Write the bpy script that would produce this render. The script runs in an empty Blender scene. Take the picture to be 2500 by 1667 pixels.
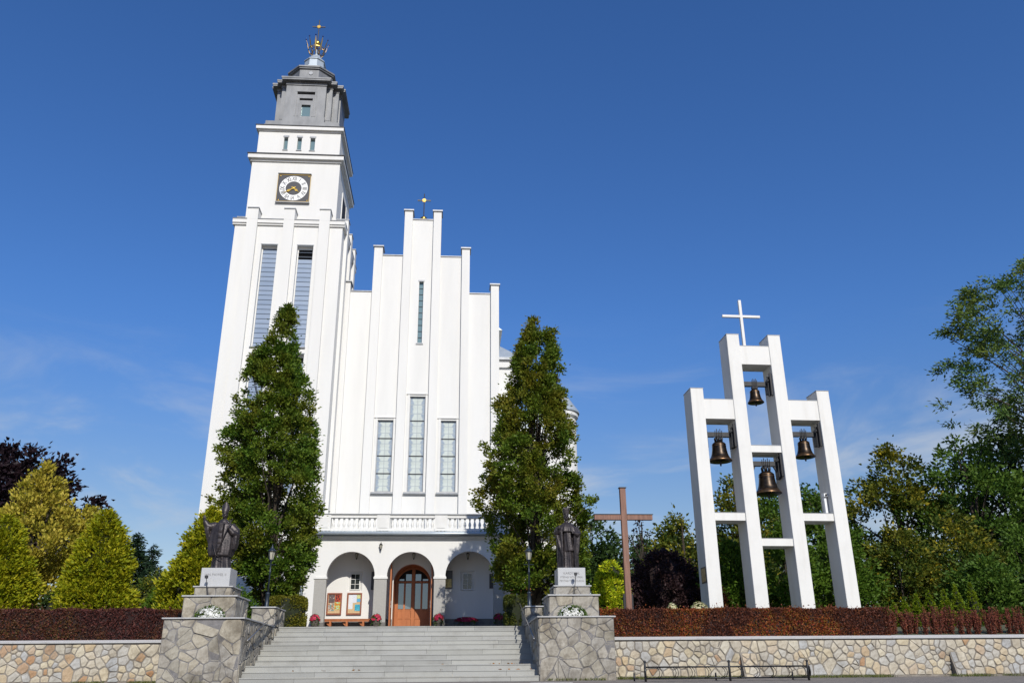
import bpy, math, random
import numpy as np
from mathutils import Vector, Matrix, noise as mnoise

random.seed(7); RNG = np.random.default_rng(7)
sc = bpy.context.scene
COL = sc.collection
R = math.radians

# ------------------------------------------------------------------ camera
def make_camera():
    pitch, roll, yaw = R(21.45), R(-0.5), R(4.1)
    fw = Vector((math.sin(yaw)*math.cos(pitch), math.cos(yaw)*math.cos(pitch), math.sin(pitch)))
    rt = Vector((math.cos(yaw), -math.sin(yaw), 0)); up = rt.cross(fw)
    r2 = math.cos(roll)*rt + math.sin(roll)*up
    u2 = -math.sin(roll)*rt + math.cos(roll)*up
    cam = bpy.data.cameras.new('camera'); o = bpy.data.objects.new('camera', cam); COL.objects.link(o)
    o.matrix_world = Matrix(((r2.x, u2.x, -fw.x, 0), (r2.y, u2.y, -fw.y, 0), (r2.z, u2.z, -fw.z, 0), (0, 0, 0, 1)))
    cam.sensor_fit = 'HORIZONTAL'; cam.sensor_width = 36; cam.lens = 36*2067/2500
    cam.clip_start = 0.1; cam.clip_end = 5000
    sc.camera = o
make_camera()

# ------------------------------------------------------------------ sky, sun, exposure
SUN_AZ, SUN_EL = R(13), R(36)          # azimuth to the right of the viewer's back
def make_light():
    w = bpy.data.worlds.new('World'); sc.world = w; w.use_nodes = True
    nt = w.node_tree; N = nt.nodes; L = nt.links; N.clear()
    out = N.new('ShaderNodeOutputWorld'); bg = N.new('ShaderNodeBackground'); bg.inputs['Strength'].default_value = 0.089
    sky = N.new('ShaderNodeTexSky'); sky.sky_type = 'NISHITA'; sky.sun_disc = False
    sky.sun_elevation = SUN_EL; sky.sun_rotation = math.pi - SUN_AZ
    sky.air_density = 1.1; sky.dust_density = 0.35; sky.ozone_density = 2.2; sky.altitude = 300
    hs = N.new('ShaderNodeHueSaturation'); hs.inputs['Saturation'].default_value = 1.18; hs.inputs['Value'].default_value = 1.0
    L.new(sky.outputs[0], hs.inputs['Color'])
    tc0 = N.new('ShaderNodeTexCoord'); sp0 = N.new('ShaderNodeSeparateXYZ'); L.new(tc0.outputs['Generated'], sp0.inputs[0])
    rr = N.new('ShaderNodeMapRange'); rr.inputs[1].default_value = .10; rr.inputs[2].default_value = .40; rr.interpolation_type = 'SMOOTHSTEP'; L.new(sp0.outputs['Z'], rr.inputs[0])
    tint = N.new('ShaderNodeMixRGB'); tint.inputs[1].default_value = (1.08, .96, .99, 1); tint.inputs[2].default_value = (.83, 1.08, 1.5, 1); L.new(rr.outputs[0], tint.inputs[0])
    tm = N.new('ShaderNodeMixRGB'); tm.blend_type = 'MULTIPLY'; tm.inputs[0].default_value = 1; L.new(hs.outputs[0], tm.inputs[1]); L.new(tint.outputs[0], tm.inputs[2])
    # thin cirrus, low in the sky all round
    tc = N.new('ShaderNodeTexCoord'); mp = N.new('ShaderNodeMapping'); mp.inputs['Scale'].default_value = (2.0, 2.0, 6.5)
    mp.inputs['Rotation'].default_value = (0.0, 0.25, 0.6)
    nz = N.new('ShaderNodeTexNoise'); nz.inputs['Scale'].default_value = 1.9; nz.inputs['Detail'].default_value = 9; nz.inputs['Roughness'].default_value = 0.58
    nz.inputs['Distortion'].default_value = 0.5
    L.new(tc.outputs['Generated'], mp.inputs['Vector']); L.new(mp.outputs[0], nz.inputs['Vector'])
    r1 = N.new('ShaderNodeMapRange'); r1.inputs[1].default_value = 0.46; r1.inputs[2].default_value = 0.72; r1.interpolation_type = 'SMOOTHSTEP'
    L.new(nz.outputs['Fac'], r1.inputs[0])
    sep = N.new('ShaderNodeSeparateXYZ'); L.new(tc.outputs['Generated'], sep.inputs[0])
    r2 = N.new('ShaderNodeMapRange'); r2.inputs[1].default_value = 0.40; r2.inputs[2].default_value = 0.12; r2.interpolation_type = 'SMOOTHSTEP'
    L.new(sep.outputs['Z'], r2.inputs[0])
    mu = N.new('ShaderNodeMath'); mu.operation = 'MULTIPLY'; L.new(r1.outputs[0], mu.inputs[0]); L.new(r2.outputs[0], mu.inputs[1])
    mu2 = N.new('ShaderNodeMath'); mu2.operation = 'MULTIPLY'; mu2.inputs[1].default_value = 0.95; L.new(mu.outputs[0], mu2.inputs[0])
    mx = N.new('ShaderNodeMixRGB'); mx.inputs[2].default_value = (6.0, 6.6, 7.4, 1)
    L.new(mu2.outputs[0], mx.inputs[0]); L.new(tm.outputs[0], mx.inputs[1])
    L.new(mx.outputs[0], bg.inputs['Color']); L.new(bg.outputs[0], out.inputs['Surface'])
    s = bpy.data.lights.new('sun', 'SUN'); s.energy = 4.55; s.angle = R(0.55); s.color = (1.0, 0.95, 0.865)
    o = bpy.data.objects.new('sun', s); COL.objects.link(o)
    d = Vector((math.sin(SUN_AZ)*math.cos(SUN_EL), -math.cos(SUN_AZ)*math.cos(SUN_EL), math.sin(SUN_EL)))
    o.rotation_euler = d.to_track_quat('Z', 'Y').to_euler(); o.location = d*80
    v = sc.view_settings; v.view_transform = 'Standard'; v.look = 'None'; v.exposure = 0.0; v.gamma = 1.0; v.use_curve_mapping = False
make_light()

# ------------------------------------------------------------------ helpers
def tag(o, label=None, cat=None, group=None, kind=None):
    if label: o['label'] = label
    if cat: o['category'] = cat
    if group: o['group'] = group
    if kind: o['kind'] = kind
    return o
def empty(name, loc=(0, 0, 0), label=None, cat=None, group=None, rz=0):
    o = bpy.data.objects.new(name, None); COL.objects.link(o); o.location = loc; o.rotation_euler = (0, 0, rz)
    o.empty_display_size = 0.2
    return tag(o, label, cat, group)
def link(name, me, parent=None, loc=(0, 0, 0), rot=(0, 0, 0), scale=None):
    o = bpy.data.objects.new(name, me); COL.objects.link(o); o.location = loc; o.rotation_euler = rot
    if scale: o.scale = scale
    if parent: o.parent = parent
    return o
class MB:
    def __init__(s): s.v = []; s.f = []
    def add(s, vs, fs):
        b = len(s.v); s.v += [tuple(p) for p in vs]; s.f += [tuple(i+b for i in f) for f in fs]; return s
    def box(s, x0, x1, y0, y1, z0, z1):
        return s.add([(x0,y0,z0),(x1,y0,z0),(x1,y1,z0),(x0,y1,z0),(x0,y0,z1),(x1,y0,z1),(x1,y1,z1),(x0,y1,z1)],
                     [(0,3,2,1),(4,5,6,7),(0,1,5,4),(1,2,6,5),(2,3,7,6),(3,0,4,7)])
    def loft(s, rings, cap0=True, cap1=True, close=True):
        n = len(rings[0]); b = len(s.v)
        for r in rings: s.v += [tuple(p) for p in r]
        for i in range(len(rings)-1):
            for j in range(n if close else n-1):
                k = (j+1) % n
                s.f.append((b+i*n+j, b+i*n+k, b+(i+1)*n+k, b+(i+1)*n+j))
        if cap0: s.f.append(tuple(b+j for j in range(n))[::-1])
        if cap1: s.f.append(tuple(b+(len(rings)-1)*n+j for j in range(n)))
        return s
    def lathe(s, prof, n=16, c=(0, 0, 0), cap0=True, cap1=True, sx=1, sy=1):
        return s.loft([[(c[0]+r*sx*math.cos(2*math.pi*j/n), c[1]+r*sy*math.sin(2*math.pi*j/n), c[2]+z) for j in range(n)] for r, z in prof], cap0, cap1)
    def tube(s, pts, rad, n=6, caps=True):
        pts = [Vector(p) for p in pts]
        if not hasattr(rad, '__len__'): rad = [rad]*len(pts)
        rings = []; t0 = None; u = None
        for i, p in enumerate(pts):
            t = (pts[min(i+1, len(pts)-1)]-pts[max(i-1, 0)])
            if t.length < 1e-9: t = Vector((0, 0, 1))
            t.normalize()
            if u is None:
                a = Vector((0, 0, 1)) if abs(t.z) < .9 else Vector((1, 0, 0)); u = t.cross(a).normalized()
            else:
                u = (u - t*u.dot(t)); u = u.normalized() if u.length > 1e-6 else t.orthogonal().normalized()
            w = t.cross(u)
            rings.append([p+(u*math.cos(2*math.pi*j/n)+w*math.sin(2*math.pi*j/n))*rad[i] for j in range(n)])
        return s.loft(rings, caps, caps)
    def prism(s, poly, y0, y1, plane='xz'):
        n = len(poly)
        if plane == 'xz': a = [(x, y0, z) for x, z in poly]; b = [(x, y1, z) for x, z in poly]
        elif plane == 'xy': a = [(x, y, y0) for x, y in poly]; b = [(x, y, y1) for x, y in poly]
        else: a = [(y0, y, z) for y, z in poly]; b = [(y1, y, z) for y, z in poly]
        return s.loft([a, b])
    def ball(s, c, rx, ry=None, rz=None, n=12, m=7):
        ry = ry or rx; rz = rz or rx
        rings = []
        for i in range(1, m):
            a = math.pi*i/m - math.pi/2
            rings.append([(c[0]+rx*math.cos(a)*math.cos(2*math.pi*j/n), c[1]+ry*math.cos(a)*math.sin(2*math.pi*j/n), c[2]+rz*math.sin(a)) for j in range(n)])
        b = len(s.v); s.loft(rings, False, False)
        s.v += [(c[0], c[1], c[2]-rz), (c[0], c[1], c[2]+rz)]; k = len(s.v)
        for j in range(n):
            s.f.append((k-2, b+(j+1) % n, b+j)); t = b+(m-2)*n
            s.f.append((k-1, t+j, t+(j+1) % n))
        return s
    def wall(s, x0, x1, z0, z1, holes, y, depth):
        xs = sorted({x0, x1, *[h[0] for h in holes], *[h[1] for h in holes]})
        zs = sorted({z0, z1, *[h[2] for h in holes], *[h[3] for h in holes]})
        for i in range(len(xs)-1):
            for j in range(len(zs)-1):
                cx, cz = (xs[i]+xs[i+1])/2, (zs[j]+zs[j+1])/2
                if any(h[0] < cx < h[1] and h[2] < cz < h[3] for h in holes): continue
                s.add([(xs[i], y, zs[j]), (xs[i+1], y, zs[j]), (xs[i+1], y, zs[j+1]), (xs[i], y, zs[j+1])], [(0, 1, 2, 3)])
        for a, b, c, d in holes:
            e = y+depth
            s.add([(a,y,c),(b,y,c),(b,y,d),(a,y,d),(a,e,c),(b,e,c),(b,e,d),(a,e,d)], [(0,4,5,1),(1,5,6,2),(2,6,7,3),(3,7,4,0)])
        return s
    def mesh(s, name, mat=None, smooth=False):
        me = bpy.data.meshes.new(name); me.from_pydata(s.v, [], s.f); me.update()
        if mat: me.materials.append(mat)
        if smooth: me.polygons.foreach_set('use_smooth', [True]*len(me.polygons)); 
        return me
    def build(s, name, mat, parent=None, smooth=False, loc=(0, 0, 0)):
        return link(name, s.mesh(name, mat, smooth), parent, loc)
def bx(name, mat, parent, *a, bevel=0):
    o = MB().box(*a).build(name, mat, parent)
    if bevel: m = o.modifiers.new('bevel', 'BEVEL'); m.width = bevel; m.segments = 1
    return o
def copy_tree(o, parent=None):
    c = o.copy(); COL.objects.link(c); c.parent = parent
    for ch in o.children: copy_tree(ch, c)
    return c

# ------------------------------------------------------------------ materials
def mat(name, base, rough=.6, metal=0, var=None, vscale=3.0, bump=0, bscale=30, spec=None, detail=6, vstretch=(1, 1, 1), rand=None, lo=.38, hi=.62):
    m = bpy.data.materials.new(name); m.use_nodes = True; nt = m.node_tree; N = nt.nodes; L = nt.links
    p = N['Principled BSDF']; p.inputs['Base Color'].default_value = (*base, 1); p.inputs['Roughness'].default_value = rough; p.inputs['Metallic'].default_value = metal
    if spec is not None: p.inputs['Specular IOR Level'].default_value = spec
    tc = N.new('ShaderNodeTexCoord'); col = None
    if rand:
        oi = N.new('ShaderNodeObjectInfo'); cr = N.new('ShaderNodeValToRGB'); cr.color_ramp.interpolation = 'LINEAR'
        e = cr.color_ramp.elements; e[0].position = 0; e[0].color = (*rand[0], 1); e[1].position = 1; e[1].color = (*rand[-1], 1)
        for i, c in enumerate(rand[1:-1]): q = e.new((i+1)/(len(rand)-1)); q.color = (*c, 1)
        L.new(oi.outputs['Random'], cr.inputs[0]); col = cr.outputs[0]
    if var:
        mp = N.new('ShaderNodeMapping'); mp.inputs['Scale'].default_value = vstretch
        nz = N.new('ShaderNodeTexNoise'); nz.inputs['Scale'].default_value = vscale; nz.inputs['Detail'].default_value = detail; nz.inputs['Roughness'].default_value = .62
        L.new(tc.outputs['Object'], mp.inputs[0]); L.new(mp.outputs[0], nz.inputs['Vector'])
        mr = N.new('ShaderNodeMapRange'); mr.inputs[1].default_value = lo; mr.inputs[2].default_value = hi; L.new(nz.outputs['Fac'], mr.inputs[0])
        mx = N.new('ShaderNodeMixRGB'); L.new(mr.outputs[0], mx.inputs[0])
        if col: 
            mm = N.new('ShaderNodeMixRGB'); mm.blend_type = 'MULTIPLY'; mm.inputs[0].default_value = 1
            mx.inputs[1].default_value = (1, 1, 1, 1); mx.inputs[2].default_value = (*var, 1)
            L.new(col, mm.inputs[1]); L.new(mx.outputs[0], mm.inputs[2]); col = mm.outputs[0]
        else:
            mx.inputs[1].default_value = (*base, 1); mx.inputs[2].default_value = (*var, 1); col = mx.outputs[0]
    if col: L.new(col, p.inputs['Base Color'])
    if bump:
        nb = N.new('ShaderNodeTexNoise'); nb.inputs['Scale'].default_value = bscale; nb.inputs['Detail'].default_value = 5
        L.new(tc.outputs['Object'], nb.inputs['Vector'])
        b = N.new('ShaderNodeBump'); b.inputs['Strength'].default_value = bump; b.inputs['Distance'].default_value = .02
        L.new(nb.outputs['Fac'], b.inputs['Height']); L.new(b.outputs[0], p.inputs['Normal'])
    return m
def leafmat(name, cols, trans=.3, rough=.55, patch=None, pscale=.8):
    """colour per leaf from the random face attribute; patch = second ramp mixed in by position (autumn-turned patches)"""
    m = bpy.data.materials.new(name); m.use_nodes = True; nt = m.node_tree; N = nt.nodes; L = nt.links; N.clear()
    out = N.new('ShaderNodeOutputMaterial'); at = N.new('ShaderNodeAttribute'); at.attribute_name = 'rnd'
    def ramp(cs):
        cr = N.new('ShaderNodeValToRGB'); e = cr.color_ramp.elements
        e[0].position = 0; e[0].color = (*cs[0], 1); e[1].position = 1; e[1].color = (*cs[-1], 1)
        for i, c in enumerate(cs[1:-1]): q = e.new((i+1)/(len(cs)-1)); q.color = (*c, 1)
        L.new(at.outputs['Fac'], cr.inputs[0]); return cr.outputs[0]
    c = ramp(cols)
    if patch:
        c2 = ramp(patch); tc = N.new('ShaderNodeTexCoord'); nz = N.new('ShaderNodeTexNoise'); nz.inputs['Scale'].default_value = pscale; nz.inputs['Detail'].default_value = 3
        L.new(tc.outputs['Object'], nz.inputs['Vector']); mr = N.new('ShaderNodeMapRange'); mr.inputs[1].default_value = .44; mr.inputs[2].default_value = .60
        L.new(nz.outputs['Fac'], mr.inputs[0]); mx = N.new('ShaderNodeMixRGB'); L.new(mr.outputs[0], mx.inputs[0]); L.new(c, mx.inputs[1]); L.new(c2, mx.inputs[2]); c = mx.outputs[0]
    p = N.new('ShaderNodeBsdfPrincipled'); p.inputs['Roughness'].default_value = rough; p.inputs['Specular IOR Level'].default_value = .22
    t = N.new('ShaderNodeBsdfTranslucent'); ms = N.new('ShaderNodeMixShader'); ms.inputs[0].default_value = trans
    L.new(c, p.inputs['Base Color']); L.new(c, t.inputs['Color']); L.new(p.outputs[0], ms.inputs[1]); L.new(t.outputs[0], ms.inputs[2]); L.new(ms.outputs[0], out.inputs['Surface'])
    return m
M = {}
M['plaster'] = mat('white_plaster', (.675, .67, .645), .85, var=(.625, .62, .595), vscale=1.1, vstretch=(1, 1, .12), bump=.12, bscale=60, lo=.42, hi=.75)
M['trim'] = mat('white_trim', (.675, .67, .645), .75, var=(.63, .625, .60), vscale=2.0)
M['concrete'] = mat('white_concrete', (.665, .66, .63), .8, var=(.575, .56, .515), vscale=2.6, vstretch=(1, 1, .10), bump=.15, bscale=40, lo=.5, hi=.78)
M['lead'] = mat('lead_sheet', (.215, .22, .225), .5, .25, var=(.155, .16, .165), vscale=1.6, vstretch=(1, 1, .4), bump=.1, bscale=8)
M['metal_cap'] = mat('grey_roof_metal', (.30, .31, .32), .45, .35, var=(.24, .25, .26), vscale=3)
M['dark_metal'] = mat('dark_sheet_metal', (.045, .045, .05), .5, .3)
M['zinc'] = mat('pale_roof_metal', (.42, .47, .50), .4, .3, var=(.36, .41, .45), vscale=2)
M['granite'] = mat('grey_granite', (.42, .425, .42), .6, var=(.80, .80, .80), vscale=45, bump=.08, bscale=60, rand=[(.305, .305, .28), (.37, .37, .34), (.335, .335, .315), (.285, .285, .265)], detail=3)
M['granite'].node_tree.nodes['Color Ramp'].color_ramp.interpolation = 'LINEAR'
M['slab'] = mat('granite_coping', (.44, .44, .43), .6, var=(.35, .35, .345), vscale=40)
M['block'] = mat('polished_granite', (.47, .475, .475), .35, var=(.37, .375, .375), vscale=60)
M['pier'] = mat('granite_cladding', (.36, .35, .32), .7, var=(.30, .29, .27), vscale=30)
M['mortar'] = mat('mortar', (.25, .225, .19), .95, var=(.18, .16, .135), vscale=3, bump=.5, bscale=50)
M['stone'] = mat('field_stone', (.5, .45, .35), .85, var=(.72, .70, .67), vscale=7, bump=.6, bscale=18,
    rand=[(.55, .48, .34), (.50, .43, .30), (.44, .44, .42), (.56, .51, .39), (.52, .45, .31), (.39, .22, .11), (.51, .46, .36), (.41, .42, .42), (.43, .42, .39), (.56, .49, .36), (.47, .44, .37), (.50, .39, .24), (.52, .47, .37), (.45, .41, .33), (.38, .38, .37)])
M['ped_mortar'] = mat('pedestal_mortar', (.205, .195, .19), .95, var=(.14, .135, .135), vscale=5, bump=.6, bscale=40)
M['ped_stone'] = mat('pedestal_stone', (.36, .34, .28), .85, var=(.70, .68, .66), vscale=6, bump=.7, bscale=14,
    rand=[(.37, .345, .28), (.33, .31, .26), (.41, .37, .285), (.35, .335, .30), (.39, .36, .30), (.31, .295, .26)])
M['bronze'] = mat('dark_bronze', (.052, .042, .041), .46, .4, var=(.024, .020, .021), vscale=6, bump=.35, bscale=22)
M['bell'] = mat('bell_bronze', (.055, .038, .024), .36, .8, var=(.016, .013, .011), vscale=3.5, vstretch=(1, 1, 2.5))
M['bell_bright'] = mat('polished_bell_rim', (.20, .12, .062), .36, .9, var=(.085, .052, .032), vscale=5)
M['iron'] = mat('black_iron', (.022, .023, .026), .45, .4)
M['steel'] = mat('yoke_steel', (.032, .034, .037), .6, .1, var=(.02, .021, .023), vscale=6)
M['lamp_green'] = mat('dark_lamp_paint', (.018, .028, .042), .4, .2)
M['stainless'] = mat('stainless_rail', (.40, .38, .36), .3, .9)
M['gold'] = mat('gilding', (.62, .39, .085), .3, 1.0)
M['gold_dull'] = mat('aged_gilding', (.36, .25, .09), .4, .85)
M['blueball'] = mat('blue_bead', (.02, .03, .14), .25)
M['wood'] = mat('orange_wood', (.43, .145, .045), .5, var=(.34, .105, .03), vscale=6, vstretch=(1, 1, .12))
M['wood_frame'] = mat('brown_frame_wood', (.27, .085, .040), .5, var=(.20, .06, .03), vscale=8, vstretch=(1, 1, .2))
M['cross_wood'] = mat('weathered_cross_wood', (.24, .125, .085), .7, var=(.16, .08, .055), vscale=5, vstretch=(3, 3, .25), bump=.2, bscale=20)
M['bark'] = mat('bark', (.060, .045, .030), .95, var=(.032, .025, .018), vscale=8, bump=.6, bscale=25)
M['asphalt'] = mat('pavement_asphalt', (.20, .175, .15), .9, var=(.15, .135, .12), vscale=4, bump=.3, bscale=90)
M['ground'] = mat('garden_soil', (.09, .085, .05), .95, var=(.06, .075, .03), vscale=2, bump=.5, bscale=20)
M['paving'] = mat('courtyard_paving', (.22, .21, .195), .8, var=(.18, .17, .16), vscale=5)
M['gravel'] = mat('white_gravel', (.62, .60, .57), .9, var=(.48, .46, .44), vscale=40, bump=.8, bscale=70)
M['paint'] = mat('white_road_paint', (.70, .70, .68), .8, var=(.5, .48, .45), vscale=12)
M['plinth'] = mat('dark_plinth_stone', (.12, .115, .11), .8, var=(.18, .17, .155), vscale=6, bump=.4, bscale=20)
M['dark'] = mat('dark_interior', (.012, .012, .014), .8)
M['inkgrey'] = mat('engraved_letters', (.20, .20, .205), .7)
M['plaque'] = mat('dark_plaque', (.03, .032, .04), .35)
M['brass'] = mat('brass_plate', (.42, .34, .14), .4, .6, var=(.25, .20, .09), vscale=9)
M['white_box'] = mat('white_plastic', (.75, .76, .75), .5)
M['lampglass'] = mat('frosted_lamp_glass', (.40, .38, .30), .25)
M['pot'] = mat('dark_planter', (.10, .085, .07), .8, var=(.07, .06, .05), vscale=10)
def glassmat(name, c, rough=.08, metal=0.0):
    return mat(name, c, rough, metal, spec=.6)
M['doorglass'] = mat('door_glass', (.22, .27, .30), .06, .55)
M['darkglass'] = mat('dark_window_glass', (.03, .035, .038), .05, .1, spec=.8)
M['towerglass'] = mat('tower_pane', (.16, .24, .25), .15, .2)
def louvre_mat():
    m = mat('louvre_glass', (.25, .31, .39), .3, .15, var=(.88, .90, .93), vscale=1.2, rand=[(.24, .295, .375), (.27, .325, .405), (.225, .28, .36), (.255, .31, .39)])  # blue-grey of the reflected sky is put into the base colours
    return m
M['louvre'] = louvre_mat()
def leaded_mat():
    m = bpy.data.materials.new('leaded_glass'); m.use_nodes = True; nt = m.node_tree; N = nt.nodes; L = nt.links
    p = N['Principled BSDF']; p.inputs['Roughness'].default_value = .18; p.inputs['Specular IOR Level'].default_value = .6
    tc = N.new('ShaderNodeTexCoord'); s = N.new('ShaderNodeSeparateXYZ'); L.new(tc.outputs['Generated'], s.inputs[0])
    def math_(op, a, b=None):
        n = N.new('ShaderNodeMath'); n.operation = op
        for i, q in enumerate((a, b)):
            if q is None: continue
            if isinstance(q, (int, float)): n.inputs[i].default_value = q
            else: L.new(q, n.inputs[i])
        return n.outputs[0]
    u = math_('ABSOLUTE', math_('SUBTRACT', s.outputs['X'], .5)); v = math_('ABSOLUTE', math_('SUBTRACT', s.outputs['Z'], .5))
    # pale lens-shaped middle with bluish scalloped borders
    w = math_('ADD', math_('MULTIPLY', math_('SINE', math_('MULTIPLY', v, 18.0)), .045), math_('ADD', .27, math_('MULTIPLY', v, .12)))
    d = math_('SUBTRACT', u, w); mr = N.new('ShaderNodeMapRange'); mr.inputs[1].default_value = -.03; mr.inputs[2].default_value = .05; L.new(d, mr.inputs[0])
    mx = N.new('ShaderNodeMixRGB'); mx.inputs[1].default_value = (.60, .65, .60, 1); mx.inputs[2].default_value = (.34, .40, .47, 1); L.new(mr.outputs[0], mx.inputs[0])
    # came lines
    ln = math_('MINIMUM', u, math_('ABSOLUTE', math_('SUBTRACT', v, .2)))
    ml = N.new('ShaderNodeMapRange'); ml.inputs[1].default_value = .012; ml.inputs[2].default_value = .028; L.new(ln, ml.inputs[0])
    m2 = N.new('ShaderNodeMixRGB'); m2.inputs[1].default_value = (.42, .46, .47, 1); L.new(ml.outputs[0], m2.inputs[0]); L.new(mx.outputs[0], m2.inputs[2])
    nz = N.new('ShaderNodeTexNoise'); nz.inputs['Scale'].default_value = 3; L.new(tc.outputs['Object'], nz.inputs['Vector'])
    m3 = N.new('ShaderNodeMixRGB'); m3.blend_type = 'MULTIPLY'; m3.inputs[0].default_value = .35; L.new(m2.outputs[0], m3.inputs[1]); L.new(nz.outputs['Fac'], m3.inputs[2])
    L.new(m3.outputs[0], p.inputs['Base Color']); return m
M['leaded'] = leaded_mat()
def poster_mat(name, cols, scale=3, seed=0):
    m = bpy.data.materials.new(name); m.use_nodes = True; nt = m.node_tree; N = nt.nodes; L = nt.links
    p = N['Principled BSDF']; p.inputs['Roughness'].default_value = .4
    tc = N.new('ShaderNodeTexCoord'); mp = N.new('ShaderNodeMapping'); mp.inputs['Location'].default_value = (seed*3.1, seed*1.7, seed*2.3)
    nz = N.new('ShaderNodeTexNoise'); nz.inputs['Scale'].default_value = scale; nz.inputs['Detail'].default_value = 2
    cr = N.new('ShaderNodeValToRGB'); cr.color_ramp.interpolation = 'CONSTANT'; e = cr.color_ramp.elements
    n = len(cols); e[0].position = 0; e[0].color = (*cols[0], 1); e[1].position = .66; e[1].color = (*cols[-1], 1)
    for i, c in enumerate(cols[1:-1]): q = e.new(.34+.32*(i+.6)/(n-1)); q.color = (*c, 1)
    L.new(tc.outputs['Generated'], mp.inputs[0]); L.new(mp.outputs[0], nz.inputs['Vector']); L.new(nz.outputs['Fac'], cr.inputs[0]); L.new(cr.outputs[0], p.inputs['Base Color'])
    return m

def grime(m, amount=.55, scale=1.1, lo=.52, hi=.72):
    """irregular dirt patches that run over neighbouring stones"""
    nt = m.node_tree; N = nt.nodes; L = nt.links; p = N['Principled BSDF']; src = p.inputs['Base Color'].links[0].from_socket
    g = N.new('ShaderNodeNewGeometry'); mp = N.new('ShaderNodeMapping'); mp.inputs['Scale'].default_value = (1, 1, .8)
    nz = N.new('ShaderNodeTexNoise'); nz.inputs['Scale'].default_value = scale; nz.inputs['Detail'].default_value = 7; nz.inputs['Roughness'].default_value = .65
    L.new(g.outputs['Position'], mp.inputs[0]); L.new(mp.outputs[0], nz.inputs['Vector'])
    r = N.new('ShaderNodeMapRange'); r.inputs[1].default_value = lo; r.inputs[2].default_value = hi; r.inputs[4].default_value = amount; L.new(nz.outputs['Fac'], r.inputs[0])
    mx = N.new('ShaderNodeMixRGB'); mx.blend_type = 'MULTIPLY'; mx.inputs[2].default_value = (.38, .35, .32, 1); L.new(r.outputs[0], mx.inputs[0]); L.new(src, mx.inputs[1]); L.new(mx.outputs[0], p.inputs['Base Color'])
grime(M['stone'], .75); grime(M['mortar'], .7); grime(M['ped_stone'], .8, 1.6, .46, .68); grime(M['ped_mortar'], .8, 1.6, .46, .68)
grime(M['granite'], .35, 1.4, .5, .75); grime(M['slab'], .35, 2.0, .5, .75)
grime(M['concrete'], .16, .9, .5, .8)

# ------------------------------------------------------------------ the setting: street, garden, courtyard
def sheet(name, xs, yz, m, jitter=0):
    b = MB(); n = len(xs)
    for y, z in yz:
        for x in xs: b.v.append((x, y, z+(RNG.normal()*jitter)))
    for i in range(len(yz)-1):
        for j in range(n-1): b.f.append((i*n+j, i*n+j+1, (i+1)*n+j+1, (i+1)*n+j))
    return tag(b.build(name, m), kind='structure')
sheet('street', [-300, -40, -20, -10, 0, 10, 20, 40, 300], [(-300, -1.66), (-2, -1.66), (10, -1.12), (20, -.585), (27.0, -.21), (29.2, -.16)], M['asphalt'])
GARDEN = [(29.2, 1.03), (29.7, 1.10), (30.6, 1.28), (32, 1.46), (34.8, 1.715)]
sheet('garden_ground', [-300, -60, -20, -7.6], GARDEN, M['ground'])
sheet('garden_ground', [3.9, 20, 60, 300], GARDEN, M['ground'])
def court_z(y): return float(np.interp(y, [29.2, 29.7, 30.6, 32, 34.8, 45.5, 60, 2000], [1.03, 1.10, 1.28, 1.46, 1.715, 2.27, 2.4, 2.4]))
sheet('courtyard_ground', [-2000, -300, -60, -20, 0, 20, 60, 300, 2000], [(y, court_z(y)) for y in (34.8, 45.5, 60, 120, 2000)], M['ground'])
sheet('courtyard_paving', [-8.5, -2, 4.5], [(34.81, 1.723), (45.5, 2.278), (47.4, 2.31)], M['paving'])
sheet('gravel_strip', [5.2, 10, 20, 40], [(29.16, 1.066), (29.35, 1.085), (29.62, 1.135), (29.9, 1.16)], M['gravel'])
sheet('gravel_strip', [-40, -20, -8.75], [(29.16, 1.066), (29.35, 1.085), (29.62, 1.135)], M['gravel'])
sheet('road_marking', [2.35, 3.6], [(26.42, -.237), (26.62, -.2263)], M['paint'])

# ------------------------------------------------------------------ dressed field stones: Voronoi cells of a wall face
def voronoi(w, h, n, rng, relax=2):
    P = rng.random((n, 2))*[w, h]
    def clip(poly, a, b):                       # keep points nearer to a than to b
        m = (a+b)/2; d = b-a; out = []
        for i in range(len(poly)):
            p, q = poly[i], poly[(i+1) % len(poly)]; sp, sq = (p-m)@d, (q-m)@d
            if sp <= 0: out.append(p)
            if sp*sq < 0: out.append(p+(q-p)*sp/(sp-sq))
        return out
    for it in range(relax+1):
        cells = []
        for i in range(n):
            poly = [np.array(c, float) for c in ((0, 0), (w, 0), (w, h), (0, h))]
            order = np.argsort(((P-P[i])**2).sum(1))[1:22]
            for j in order:
                poly = clip(poly, P[i], P[j])
                if len(poly) < 3: break
            cells.append(poly)
        if it < relax: P = np.array([np.mean(c, 0) if len(c) > 2 else P[i] for i, c in enumerate(cells)])
    return [c for c in cells if len(c) > 2]
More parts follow.
